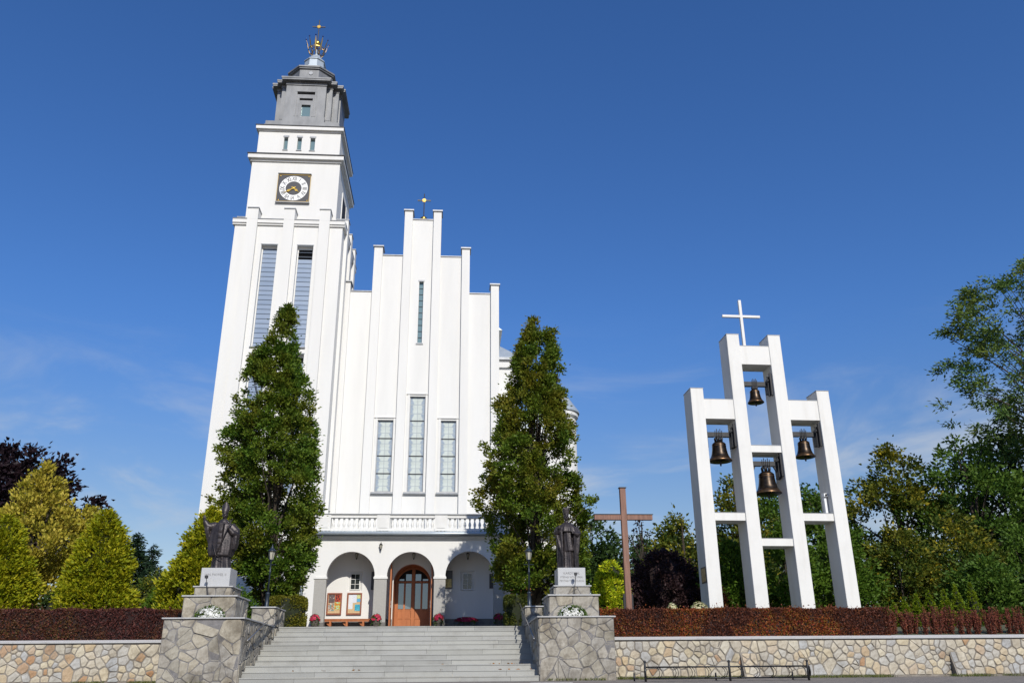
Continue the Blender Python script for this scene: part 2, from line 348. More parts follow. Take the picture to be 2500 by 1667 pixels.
def stones(parent, org, ux, uz, nrm, w, h, size, material, rng, gap=.022, proud=.022, clipfn=None, relax=1):
    """stone pieces laid on the face org + u*ux + v*uz, standing proud along nrm"""
    org, ux, uz, nrm = map(Vector, (org, ux, uz, nrm))
    n = max(4, int(w*h/(size*size*.82)))
    for c in voronoi(w, h, n, rng, relax):
        c = np.array(c); ctr = c.mean(0)
        if clipfn and not clipfn(*ctr): continue
        # cut the corners and roughen the outline
        pts = []
        k = len(c)
        for i in range(k):
            a, b = c[i-1], c[i]; d = c[(i+1) % k]
            la, ld = np.linalg.norm(b-a), np.linalg.norm(d-b)
            t = .05+.12*rng.random(); pts += [b+(a-b)*min(t, .45), b+(d-b)*min(t, .45)]
        pts = np.array(pts); r = np.linalg.norm(pts-ctr, axis=1); rr = np.maximum(r-gap*(.6+.8*rng.random(len(r))), r*.5)
        if r.mean() < .05: continue
        outl = ctr+(pts-ctr)*(rr/np.maximum(r, 1e-6))[:, None]
        pr = proud*(.5+rng.random())
        top = ctr+(outl-ctr)*(1-.028/max(r.mean(), .06))
        tilt = rng.normal(0, .05, 2)
        b = MB(); O0 = org+ux*ctr[0]+uz*ctr[1]
        def P3(q, d): return ux*(q[0]-ctr[0])+uz*(q[1]-ctr[1])+nrm*d
        low = [P3(q, -.02) for q in outl]; mid = [P3(q, pr*.55) for q in outl]
        hi = [P3(q, pr+float((q-ctr)@tilt)) for q in top]
        b.loft([low, mid, hi], False, True)
        b.build('stone', material, parent, loc=O0)

# retaining walls ------------------------------------------------------------
def retaining_wall(x0, x1, label, rng, buttresses, vis):
    w = empty('retaining_wall', ((x0+x1)/2, 29.3, -.16), label, 'wall'); W = lambda *a: a
    def B(name, m, a): return MB().box(a[0]-w.location.x, a[1]-w.location.x, a[2]-29.3, a[3]-29.3, a[4]+.16, a[5]+.16).build(name, m, w)
    B('mortar_bed', M['mortar'], (x0, x1, 29.06, 29.5, -.4, 1.02))
    L_ = 2.4; x = x0
    while x < x1-.05:
        B('coping_slab', M['slab'], (x+.004, min(x+L_, x1)-.004, 29.0, 29.3, 1.022, 1.066)); x += L_
    stones(w, (vis[0]-w.location.x, 29.06-29.3, -.12+.16), (1, 0, 0), (0, 0, 1), (0, -1, 0), vis[1]-vis[0], 1.11, .27, M['stone'], rng)
    for (bx0, bw) in buttresses:                      # battered stone buttress leaning on the wall
        zt, zb, d = .62, -.3, .34
        a = MB(); X0, X1 = bx0-w.location.x, bx0+bw-w.location.x; Y = 29.05-29.3
        a.add([(X0, Y, zb+.16), (X1, Y, zb+.16), (X1, Y, zt+.16), (X0, Y, zt+.16), (X0, Y-d, zb+.16), (X1, Y-d, zb+.16)],
              [(0, 3, 4), (1, 5, 2), (3, 2, 5, 4), (0, 4, 5, 1)])
        a.build('buttress', M['mortar'], w)
        sl = Vector((0, d, zt-zb)); ln = sl.length; sl.normalize(); nr = Vector((1, 0, 0)).cross(sl)
        stones(w, (X0+.03, Y-d, zb+.16), (1, 0, 0), sl, nr, bw-.06, ln*.97, .26, M['stone'], rng, proud=.025)
    return w
retaining_wall(5.13, 40, 'long cream fieldstone retaining wall below the red hedge, right of the stairs', np.random.default_rng(3), [(9.50, .55), (16.62, .55)], (5.16, 21.5))
retaining_wall(-40, -8.73, 'cream fieldstone retaining wall below the brown hedge, left of the stairs', np.random.default_rng(5), [(-14.75, .75)], (-16.5, -8.76))

# statue pedestals with their stone steps ------------------------------------
def pedestal(cx, side, label, rng, lines):
    p = empty('statue_pedestal', (cx, 29.1, -.16), label, 'pedestal'); ox, oy, oz = cx, 29.1, -.16
    def B(name, m, x0, x1, y0, y1, z0, z1, bev=0):
        return bx(name, m, p, x0-ox, x1-ox, y0-oy, y1-oy, z0-oz, z1-oz, bevel=bev)
    def tier(x0, x1, y0, y1, z0, z1, size, slab, ov):
        B('mortar_core', M['ped_mortar'], x0, x1, y0, y1, z0, z1)
        stones(p, (x0-ox, y0-oy, z0-oz), (1, 0, 0), (0, 0, 1), (0, -1, 0), x1-x0, z1-z0, size, M['ped_stone'], rng, proud=.012, gap=.017, relax=0)
        if side > 0: stones(p, (x0-ox, y1-oy, z0-oz), (0, -1, 0), (0, 0, 1), (-1, 0, 0), y1-y0, z1-z0, size, M['ped_stone'], rng, proud=.022, gap=.017, relax=0)
        else: stones(p, (x1-ox, y0-oy, z0-oz), (0, 1, 0), (0, 0, 1), (1, 0, 0), y1-y0, z1-z0, size, M['ped_stone'], rng, proud=.022, gap=.017, relax=0)
        B('coping_slab', M['slab'], x0-ov, x1+ov, y0-ov, y1+ov, z1+.002, z1+slab, .006)
    h = 1.19
    tier(cx-h, cx+h, 27.92, 30.4, -.35, 1.665, .36, .045, .06)
    tier(cx-.80, cx+.80, 28.32, 30.05, 1.711, 2.355, .42, .045, .06)
    tier(cx-.575, cx+.575, 28.57, 29.8, 2.401, 2.665, .30, .04, .05)
    blk = B('granite_block', M['block'], cx-.46, cx+.46, 28.67, 29.6, 2.706, 3.28, .01)
    for i, (t, s, z) in enumerate(lines):
        me = text_mesh(t, s)
        if me: link('inscription', me, p, (0, 28.667-oy, z-oz), (R(90), 0, 0))
    return p
def text_mesh(t, size, m='inkgrey', depth=.002, extra=0):
    cu = bpy.data.curves.new('letters', 'FONT'); cu.body = t; cu.size = size; cu.align_x = 'CENTER'; cu.extrude = depth; cu.resolution_u = 2; cu.offset = extra
    o = bpy.data.objects.new('letters', cu); COL.objects.link(o)
    dg = bpy.context.evaluated_depsgraph_get(); me = bpy.data.meshes.new_from_object(o.evaluated_get(dg))
    bpy.data.objects.remove(o); bpy.data.curves.remove(cu); me.materials.clear(); me.materials.append(M[m]); return me
pedestal(-7.57, -1, 'tiered stone pedestal with granite block under the mitred bishop statue', np.random.default_rng(11), [('JAN PAWEŁ II', .115, 3.03)])
pedestal(3.965, 1, 'tiered stone pedestal with inscribed granite block under the cardinal statue', np.random.default_rng(12),
         [('KARDYNAŁ', .105, 3.07), ('STEFAN WYSZYŃSKI', .083, 2.95), ('PRYMAS TYSIĄCLECIA', .083, 2.83)])

# cheek walls carrying the lamps -----------------------------------------------
def cheek(xi, xo, label, rng):
    x0, x1 = min(xi, xo), max(xi, xo)
    c = empty('stair_cheek_wall', ((x0+x1)/2, 32.5, -.16), label, 'wall'); ox, oy, oz = c.location
    def B(name, m, a, b, y0, y1, z0, z1, bev=0): return bx(name, m, c, a-ox, b-ox, y0-oy, y1-oy, z0-oz, z1-oz, bevel=bev)
    B('mortar_core', M['ped_mortar'], x0, x1, 30.46, 34.7, -.3, 1.663)
    B('lamp_plinth', M['ped_mortar'], x0, x1, 32.82, 34.7, 1.663, 2.33)
    B('coping_slab', M['slab'], x0-.05, x1+.05, 30.47, 32.82, 1.668, 1.708, .006)
    B('coping_slab', M['slab'], x0-.05, x1+.05, 32.76, 34.75, 2.332, 2.375, .006)
    stones(c, (x0-ox, 32.82-oy, 1.72-oz), (1, 0, 0), (0, 0, 1), (0, -1, 0), x1-x0, .6, .34, M['ped_stone'], rng, proud=.02)
    if xi < xo: o_, u_, n_ = (xi-ox, 34.7-oy, 0), (0, -1, 0), (-1, 0, 0); f = lambda u, v: v < (1.8 if u > 1.88 else 2.47)
    else: o_, u_, n_ = (xi-ox, 30.46-oy, 0), (0, 1, 0), (1, 0, 0); f = lambda u, v: v < (1.8 if u < 2.36 else 2.47)
    stones(c, o_, u_, (0, 0, 1), n_, 4.24, 1.82, .34, M['ped_stone'], rng, proud=.035)
    if xi < xo: stones(c, (xi-ox, 34.7-oy, 1.85), (0, -1, 0), (0, 0, 1), (-1, 0, 0), 1.88, .63, .34, M['ped_stone'], rng, proud=.03)
    else: stones(c, (xi-ox, 32.82-oy, 1.85), (0, 1, 0), (0, 0, 1), (1, 0, 0), 1.88, .63, .34, M['ped_stone'], rng, proud=.03)
cheek(-6.40, -7.22, 'stone cheek wall on the left flank of the stairs, carrying a lamp', np.random.default_rng(21))
cheek(2.80, 3.40, 'stone cheek wall on the right flank of the stairs, carrying a lamp', np.random.default_rng(22))

# granite stairs ---------------------------------------------------------------
def stairs():
    s = empty('granite_stairs', (-1.8, 31, -.16), 'wide grey granite stairs with two landings climbing to the church', 'stairs')
    ys = [28.0, 28.40, 28.80, 30.12, 30.50, 30.88, 31.26, 32.55, 32.95, 33.35, 33.75]
    zs = [-.03+.1745*i for i in range(11)]
    rng = random.Random(4)
    for i, (y, z) in enumerate(zip(ys, zs)):
        yn = ys[i+1] if i < 10 else 34.8
        zb = zs[i-1] if i else -.3
        x = -6.395; k = 0
        cuts = [-6.395]
        while cuts[-1] < 2.795:
            n = cuts[-1]+rng.uniform(1.5, 2.3)
            cuts.append(2.795 if n > 2.0 else n)
        for a, b in zip(cuts, cuts[1:]):
            MB().box(a+.003-(a+b)/2, b-.003-(a+b)/2, 0, .12, zb-z+.001, -.036).build('riser_slab', M['granite'], s, loc=((a+b)/2+1.8, y-31, z+.16))
            o = MB().box(a+.002-(a+b)/2, b-.002-(a+b)/2, -.016, yn-y-.0+.02, -.035, 0).build('tread_slab', M['granite'], s, loc=((a+b)/2+1.8, y-31, z+.16))
    return s
stairs()
def handrail(x, s, label):
    h = empty('handrail', (x, 31, 1.0), label, 'handrail')
    a, b = Vector((x+.16*s, 28.15, 1.04)), Vector((x+.16*s, 33.75, 2.52))
    def loc(p): return p-Vector((x, 31, 1.0))
    MB().tube([loc(a), loc(b)], .024, 8).build('rail', M['stainless'], h, True)
    for t in (.04, .5, .72):
        p = a.lerp(b, t); MB().tube([loc(p), loc(p+Vector((0, 0, -.10))), loc(p+Vector((-.17*s, .02, -.12)))], .009, 6).build('bracket', M['iron'], h)
handrail(-6.40, 1, 'straight metal handrail on the left side of the granite stairs')
handrail(2.80, -1, 'straight metal handrail on the right side of the granite stairs')

# ------------------------------------------------------------------ the church
CH = empty('church', (-4, 50, 2.2), 'tall white church with stepped gable, slender clock tower and arcaded porch', 'church')
CO = Vector((-4, 50, 2.2))
class CB(MB):                                     # mesh in world metres, shifted to the church's own origin when built
    def part(s, name, m, parent=None, smooth=False):
        s.v = [(x-CO.x, y-CO.y, z-CO.z) for x, y, z in s.v]
        o = link(name, s.mesh(name, M[m] if isinstance(m, str) else m, smooth), parent or CH); return o
def cbx(name, m, *a, parent=None): return CB().box(*a).part(name, m, parent)

# --- tower shaft
TX0, TX1, TY0, TY1 = -14.12, -7.35, 48.5, 55.25
WIN = [(-12.34, -11.33), (-10.10, -9.09)]
holes = [(a, b, 18.47, 25.40) for a, b in WIN]+[(a, b, 9.6, 18.06) for a, b in WIN]
t = CB().wall(TX0, TX1, 2.0, 27.0, holes, TY0, .42)
t.add([(TX0, TY0, 2), (TX0, TY1, 2), (TX0, TY1, 27), (TX0, TY0, 27)], [(0, 3, 2, 1)]).add([(TX1, TY0, 2), (TX1, TY1, 2), (TX1, TY1, 27), (TX1, TY0, 27)], [(0, 1, 2, 3)])
t.add([(TX0, TY1, 2), (TX1, TY1, 2), (TX1, TY1, 27), (TX0, TY1, 27)], [(0, 3, 2, 1)]).part('tower_wall', 'plaster')
for a, b in [(-13.36, -12.70), (-11.06, -10.40), (-8.82, -8.16)]:
    cbx('pilaster', 'plaster', a, b, 48.28, 48.55, 2.0, 27.10)
    cbx('pilaster_head', 'plaster', a, b, 48.28, 49.12, 27.105, 27.87)
    cbx('pilaster_cap', 'metal_cap', a-.04, b+.04, 48.23, 49.12, 27.872, 27.94)
for y0 in (49.55, 51.55, 53.75):
    for xa, xb in ((TX1-.05, TX1+.20), (TX0-.20, TX0+.05)):
        cbx('pilaster', 'plaster', xa, xb, y0, y0+.66, 2.0, 27.10)
        xo = (TX1-.55, TX1+.20) if xa > -10 else (TX0-.20, TX0+.45)
        cbx('pilaster_head', 'plaster', *xo, y0, y0+.66, 27.105, 27.87)
        cbx('pilaster_cap', 'metal_cap', xo[0]-.04, xo[1]+.04, y0-.04, y0+.70, 27.872, 27.94)
for a, b in [(-14.26, -13.362), (-12.698, -11.062), (-10.398, -8.822), (-8.158, -7.21)]:
    cbx('parapet_moulding', 'trim', a, b, 48.40, 48.6, 26.74, 26.86)
    cbx('parapet_cornice', 'trim', a, b, 48.33, 48.6, 26.863, 27.12)
    cbx('parapet_flashing', 'metal_cap', a-.0, b+.0, 48.29, 48.7, 27.122, 27.16)
for sx in (0, 1):
    for y0, y1 in [(48.602, 49.548), (50.212, 51.548), (52.212, 53.748), (54.412, 55.35)]:
        xa, xb = ((TX1-.02, TX1+.15) if sx else (TX0-.15, TX0+.02))
        cbx('parapet_cornice', 'trim', xa, xb, y0, y1, 26.80, 27.12)
        cbx('parapet_flashing', 'metal_cap', xa-.03, xb+.03, y0, y1, 27.122, 27.16)
cbx('tower_shoulder', 'metal_cap', TX0+.02, TX1-.02, TY0+.22, TY1-.02, 27.0, 27.11)
SLAT = None
def louvre_window(a, b, z0, z1, opened=()):
    global SLAT
    w = CB()
    e = .07
    w.box(a, a+e, 48.78, 48.86, z0, z1).box(b-e, b, 48.78, 48.86, z0, z1).box(a+e, b-e, 48.78, 48.86, z1-.16, z1).box(a+e, b-e, 48.78, 48.86, z0, z0+.05)
    f = w.part('tower_window', 'trim')
    CB().add([(a, 48.90, z0), (b, 48.90, z0), (b, 48.90, z1), (a, 48.90, z1)], [(0, 1, 2, 3)]).part('backing', 'dark', f)
    cbx('sill', 'metal_cap', a-.03, b+.03, 48.40, 48.75, z0-.045, z0+.012, parent=f)
    cbx('lintel', 'metal_cap', a-.035, b+.035, 48.485, 48.60, z1+.002, z1+.05, parent=f)
    n = int((z1-.18-z0-.06)/.318)
    if SLAT is None: SLAT = MB().box(-(b-a)/2+e+.004, (b-a)/2-e-.004, -.012, .012, -.150, .150).mesh('slat', M['louvre'])
    for i in range(n):
        z = z0+.06+.318*(i+.5)
        rot = R(-6) if (n-1-i) not in opened else R(-62)
        link('slat', SLAT, f, ((a+b)/2-CO.x, 48.835-CO.y, z-CO.z), (rot, 0, 0))
louvre_window(*WIN[0], 18.47, 25.40); louvre_window(*WIN[1], 18.47, 25.40, (0, 1))
louvre_window(*WIN[0], 9.6, 18.06); louvre_window(*WIN[1], 9.6, 18.06)

# --- clock stage
def ring_box(name, m, x0, x1, y0, y1, z0, z1): return cbx(name, m, x0, x1, y0, y1, z0, z1)
cbx('clock_stage_wall', 'plaster', -13.70, -7.92, 49.1, 54.85, 27.0, 31.88)
ring_box('cornice_bed', 'trim', -13.80, -7.82, 49.0, 54.95, 31.88, 32.03)
ring_box('cornice', 'trim', -13.95, -7.67, 48.82, 55.1, 32.033, 32.33)
ring_box('cornice_flashing', 'dark_metal', -14.0, -7.62, 48.76, 55.16, 32.332, 32.385)
for xa in (-7.92,):                                  # dark panel painted as the shade in a tall belfry opening, side face
    CB().box(xa-.02, xa+.015, 51.05, 52.95, 28.05, 30.75).part('opening_shade', 'dark')
    for y in (50.97, 52.95): cbx('opening_jamb', 'trim', xa-.01, xa+.06, y, y+.08, 28.0, 30.8)
CL = cbx('clock', 'dark_metal', -11.85, -9.75, 49.00, 49.098, 28.80, 30.90)
for nm, a in (('clock_frame', (-11.92, -11.80)), ('clock_frame', (-9.80, -9.68))): cbx(nm, 'gold_dull', a[0]+.045, a[1]-.045, 48.975, 48.999, 28.86, 30.84, parent=CL)
for z in (28.83, 30.84): cbx('clock_frame', 'gold_dull', -11.83, -9.77, 48.975, 48.999, z, z+.03, parent=CL)
cbx('clock_hood', 'dark_metal', -11.88, -9.72, 48.93, 49.1, 30.903, 30.955, parent=CL)
cbx('clock_sill', 'metal_cap', -11.90, -9.70, 48.93, 49.1, 28.75, 28.798, parent=CL)
CX, CZ = -10.80, 29.84
def disc(r0, r1, y0, y1, n=64):
    b = CB(); A = [2*math.pi*i/n for i in range(n)]
    def rg(r, y): return [(CX+r*math.sin(a), y, CZ+r*math.cos(a)) for a in A]
    if r0 > 0: b.loft([rg(r0, y1), rg(r0, y0), rg(r1, y0), rg(r1, y1)], False, False)
    else: b.loft([rg(r1, y1), rg(r1, y0)], False, True)
    return b
M['dial'] = mat('white_dial', (.80, .80, .78), .5)
M['numeral'] = mat('grey_numeral', (.08, .08, .085), .5)
disc(.52, .92, 48.985, 48.999).part('dial_ring', 'dial', CL)
for dx in (-.92, .92):
    for dz in (-.91, .91): CB().ball((CX+dx, 48.985, CZ+dz), .045, .02, .045, 10, 6).part('stud', 'gold', CL)
for i, tx in enumerate(['XII', 'I', 'II', 'III', 'IV', 'V', 'VI', 'VII', 'VIII', 'IX', 'X', 'XI']):
    a = 2*math.pi*i/12; me = text_mesh(tx, .30, 'numeral', .001, .008)
    xs = [v.co.x for v in me.vertices]; ys = [v.co.y for v in me.vertices]
    wd = max(xs)-min(xs); ht = max(ys)-min(ys); mx_ = (max(xs)+min(xs))/2; my_ = (max(ys)+min(ys))/2
    sx = min(1.0, .30/max(wd, .01))
    for v in me.vertices: v.co = Vector(((v.co.x-mx_)*sx, (v.co.y-my_)*.30/ht, v.co.z))
    o = link('numeral', me, CL); o.rotation_mode = 'XYZ'
    o.matrix_local = Matrix.Translation((CX+.725*math.sin(a)-CO.x, 48.982-CO.y, CZ+.725*math.cos(a)-CO.z)) @ Matrix.Rotation(a, 4, 'Y') @ Matrix.Rotation(R(90), 4, 'X')
def hand(ang, ln, w, y):
    b = CB(); c, s = math.cos(ang), math.sin(ang)
    pts = [(-.04, -.16), (-w, .0), (-w*.5, .22*ln), (-w*1.6, .5*ln), (-w*.4, .62*ln), (0, ln), (w*.4, .62*ln), (w*1.6, .5*ln), (w*.5, .22*ln), (w, 0), (.04, -.16)]
    b.prism([(CX+u*c+v*s, CZ-u*s+v*c) for u, v in pts], y, y+.014); b.part('clock_hand', 'gold', CL)
hand(R(238), .78, .055, 48.945); hand(R(128), .50, .06, 48.963)
CB().ball((CX, 48.95, CZ), .05, .03, .05).part('clock_boss', 'gold', CL)

# --- stage with three small windows
sw = [(-11.82, -11.55), (-10.92, -10.63), (-10.06, -9.74)]
b = CB().wall(-13.53, -8.05, 32.386, 34.42, [(a, c, 33.0, 34.0) for a, c in sw], 49.3, .25)
b.box(-13.53, -8.05, 49.56, 54.65, 32.386, 34.42)
b.add([(-13.53, 49.3, 32.386), (-13.53, 49.56, 32.386), (-13.53, 49.56, 34.42), (-13.53, 49.3, 34.42)], [(0, 3, 2, 1)])
b.add([(-8.05, 49.3, 32.386), (-8.05, 49.56, 32.386), (-8.05, 49.56, 34.42), (-8.05, 49.3, 34.42)], [(0, 1, 2, 3)]).part('upper_stage_wall', 'plaster')
for a, c in sw:
    w = cbx('small_window', 'towerglass', a, c, 49.50, 49.53, 33.0, 34.0)
    cbx('lintel', 'metal_cap', a-.06, c+.06, 49.27, 49.5, 34.003, 34.14, parent=w)
    cbx('sill', 'metal_cap', a-.04, c+.04, 49.25, 49.5, 32.95, 32.998, parent=w)
ring_box('cornice_bed', 'trim', -13.60, -7.98, 49.22, 54.72, 34.42, 34.52)
ring_box('cornice', 'trim', -13.72, -7.86, 49.08, 54.85, 34.523, 34.78)
ring_box('cornice_flashing', 'dark_metal', -13.76, -7.82, 49.03, 54.9, 34.782, 34.82)

# --- lead-clad top
AX, AY = -10.75, 51.95
def sq(name, m, hx, hy, z0, z1, parent=None): return cbx(name, m, AX-hx, AX+hx, AY-hy, AY+hy, z0, z1, parent=parent)
sq('lead_plinth', 'lead', 2.56, 2.5, 34.822, 35.16); sq('lead_plinth', 'lead', 2.50, 2.44, 35.163, 35.46)
sl = [(-11.33, -10.12, 37.86, 38.06), (-11.15, -10.24, 37.36, 37.55), (-10.97, -10.35, 36.04, 37.0)]
sl = [(a+.0, b_+.0, c, d) for a, b_, c, d in sl]
lb = CB().wall(AX-1.38, AX+1.38, 35.46, 38.98, sl, AY-2.25, .22)
lb.box(AX-1.38, AX+1.38, AY-2.03, AY+2.25, 35.46, 38.98)
lb.add([(AX-1.38, AY-2.25, 35.46), (AX-1.38, AY-2.03, 35.46), (AX-1.38, AY-2.03, 38.98), (AX-1.38, AY-2.25, 38.98)], [(0, 3, 2, 1)])
lb.add([(AX+1.38, AY-2.25, 35.46), (AX+1.38, AY-2.03, 35.46), (AX+1.38, AY-2.03, 38.98), (AX+1.38, AY-2.25, 38.98)], [(0, 1, 2, 3)])
LB = lb.part('lantern_wall', 'lead')
for a, b_, c, d in sl[:2]: CB().box(a, b_, AY-2.06, AY-2.035, c, d).part('slot_shade', 'dark', LB)  # dark sheets painted in as the shade under the stepped frames
CB().box(-10.97, -10.35, AY-2.10, AY-2.07, 36.04, 37.0).part('pane', 'towerglass', LB)
for x0, x1, z0, z1, y in [(-11.46, -11.34, 36.0, 38.12, .05), (-10.11, -9.99, 36.0, 38.12, .05), (-11.46, -9.99, 38.062, 38.16, .06), (-11.25, -11.16, 36.02, 37.6, .03), (-10.23, -10.14, 36.02, 37.6, .03)]:
    cbx('window_surround', 'lead', x0, x1, AY-2.25-y, AY-2.252, z0, z1, parent=LB)
for nm, hx, hy in (('lantern_corner', 1.76, 1.85), ('lantern_corner', 2.15, 1.45)): sq(nm, 'lead', hx, hy, 35.461, 38.975)
sq('lantern_cross_bay', 'lead', 2.25, 1.06, 35.462, 38.97)
for hx, hy in ((1.38, 2.25), (1.76, 1.85), (2.15, 1.45), (2.25, 1.06)):
    e = {1.38: 0, 1.76: .003, 2.15: .006, 2.25: .009}[hx]
    sq('base_course', 'lead', hx+.05, hy+.05, 35.463, 35.98-e*10); sq('architrave', 'lead', hx+.04, hy+.06, 38.62+e, 38.86-e)
    sq('cornice_slab', 'lead', hx+.30, hy+.33, 38.87+e, 38.98-e); sq('cornice_edge', 'lead', hx+.33, hy+.36, 38.982-e, 39.10-e)
for dx in (-2.15, -1.76, 1.76, 2.15):                # narrow pilaster edges with caps
    hy = 1.85 if abs(dx) < 2 else 1.45; s = 1 if dx > 0 else -1; y = AY-hy
    cbx('corner_pilaster', 'lead', min(dx-.30*s, dx-.02*s)+AX, max(dx-.30*s, dx-.02*s)+AX, y-.04, y-.002, 35.99, 38.60)
def octo(fx, fy, sx_, sy_, z): return [(AX-fx, AY-fy, z), (AX+fx, AY-fy, z), (AX+sx_, AY-sy_, z), (AX+sx_, AY+sy_, z), (AX+fx, AY+fy, z), (AX-fx, AY+fy, z), (AX-sx_, AY+sy_, z), (AX-sx_, AY-sy_, z)]
CB().loft([octo(.67, 1.85, 1.50, 1.0, 38.9), octo(.67, 1.85, 1.50, 1.0, 40.36)]).part('drum', 'lead')
CB().loft([octo(.70, 1.95, 1.60, 1.08, 40.36), octo(.70, 1.95, 1.60, 1.08, 40.46)]).part('drum_cornice', 'lead')
CB().loft([octo(.73, 2.02, 1.67, 1.12, 40.462), octo(.73, 2.02, 1.67, 1.12, 40.58)]).part('drum_cornice', 'lead')
ob = CB(); A = [2*math.pi*i/20 for i in range(20)]
ob.loft([[(AX+.13+.16*math.cos(a), AY-1.85, 40.0+.16*math.sin(a)) for a in A], [(AX+.13+.14*math.cos(a), AY-1.89, 40.0+.14*math.sin(a)) for a in A]], False, True).part('oculus', 'metal_cap')
CB().loft([octo(.73, 2.0, 1.65, 1.1, 40.582), octo(.5, 1.3, 1.1, .75, 41.0), octo(.34, .98, .80, .56, 41.40)]).part('drum_roof', 'zinc')
CB().loft([octo(.33, .96, .78, .55, 41.402), octo(.33, .96, .78, .55, 41.5), octo(.28, .88, .70, .5, 41.51), octo(.27, .86, .68, .48, 42.15)]).part('cupola', 'zinc')
CB().loft([octo(.30, .92, .74, .52, 42.152), octo(.30, .92, .74, .52, 42.2), octo(.16, .4, .36, .24, 42.75), octo(.14, .3, .3, .2, 42.95)]).part('cupola_roof', 'zinc')
CB().lathe([(.22, 0), (.22, .05), (.12, .12), (.16, .2), (.09, .3), (.10, .62), (.06, .7)], 14, (AX, AY, 42.95)).part('finial_stem', 'zinc', smooth=True)
CR = CB().lathe([(.62, 43.52), (.64, 43.52), (.64, 43.60), (.62, 43.60)], 28, (AX, AY, 0), False, False).part('crown', 'gold_dull')
for i in range(10):
    a = 2*math.pi*(i+.5)/10; c, s = math.cos(a), math.sin(a)
    prof = [(.34, 43.02), (.52, 43.22), (.63, 43.55), (.72, 43.95), (.82, 44.30)]
    w = [.02, .03, .04, .055, .01]
    q = CB(); A_ = [(AX+r*c-wi*s, AY+r*s+wi*c, z) for (r, z), wi in zip(prof, w)]; B_ = [(AX+r*c+wi*s, AY+r*s-wi*c, z) for (r, z), wi in zip(prof, w)]
    k = len(A_); q.add(A_+B_+[(x+.012*c, y+.012*s, z) for x, y, z in A_]+[(x+.012*c, y+.012*s, z) for x, y, z in B_],
        [(j, j+1, k+j+1, k+j) for j in range(k-1)]+[(2*k+j, 3*k+j, 3*k+j+1, 2*k+j+1) for j in range(k-1)]+[(j, 2*k+j, 2*k+j+1, j+1) for j in range(k-1)]+[(k+j, k+j+1, 3*k+j+1, 3*k+j) for j in range(k-1)])
    q.part('crown_ray', 'gold_dull', CR)
    CB().ball((AX+.84*c, AY+.84*s, 44.36), .06, n=8, m=5).part('bead', 'blueball', CR, True)
for i in range(5):
    a = 2*math.pi*i/5
    CB().tube([(AX+.62*math.cos(a), AY+.62*math.sin(a), 43.55), (AX+.35*math.cos(a), AY+.35*math.sin(a), 43.75), (AX, AY, 43.82)], .03, 6).part('crown_arch', 'gold', CR, True)
CB().ball((AX, AY, 44.22), .24, .24, .26, 16, 10).part('orb', 'gold', smooth=True)
XR = CB().tube([(AX, AY, 44.3), (AX, AY, 46.45)], .04, 8).part('tower_cross', 'dark_metal')
CB().box(AX-.48, AX+.48, AY-.03, AY+.03, 45.77, 45.85).part('cross_arm', 'dark_metal', XR)
def star(cx, cy, cz, r, y, parent, n=8):
    q = CB(); pts = []
    for i in range(2*n): a = math.pi*i/n; rr = r if i % 2 == 0 else r*.6; pts.append((cx+rr*math.cos(a), cz+rr*math.sin(a)))
    q.prism(pts, y-.05, y+.05); q.part('star', 'gold', parent)
star(AX, AY, 45.81, .17, AY, XR)

# --- nave front
NB = 50.62
PIL = [(-7.31, -6.86, 23.80), (-5.46, -4.91, 26.42), (-3.55, -3.02, 29.20), (-1.61, -1.09, 29.20), (.33, .85, 26.42), (2.26, 2.78, 23.80)]
BAY = [23.24, 25.90, 28.64, 25.90, 23.24]
lw = [(-4.68, -3.72, 10.19, 14.62), (-2.76, -1.80, 10.19, 16.16), (-.82, .14, 10.19, 14.62)]
NW = []
for i, top in enumerate(BAY):
    x0, x1 = PIL[i][1], PIL[i+1][0]
    hs = []
    if 1 <= i <= 3: w = lw[i-1]; hs.append(w)
    if i == 2: hs.append((-2.44, -2.15, 19.72, 24.05))
    q = CB().wall(x0, x1, 2.0, top, hs, NB, .30)
    q.add([(x0, NB+.55, 2), (x1, NB+.55, 2), (x1, NB+.55, top), (x0, NB+.55, top)], [(0, 3, 2, 1)]).add([(x0, NB, top), (x1, NB, top), (x1, NB+.55, top), (x0, NB+.55, top)], [(0, 1, 2, 3)])
    q.part('gable_wall', 'plaster')
    cbx('gable_coping', 'metal_cap', x0+.002, x1-.002, NB-.06, NB+.6, top+.002, top+.06)
for a, b_, z in PIL:
    cbx('pilaster', 'plaster', a, b_, 50.40, 51.25, 2.0, z)
    cbx('pilaster_cap', 'metal_cap', a-.075, b_+.075, 50.31, 51.32, z+.002, z+.09)
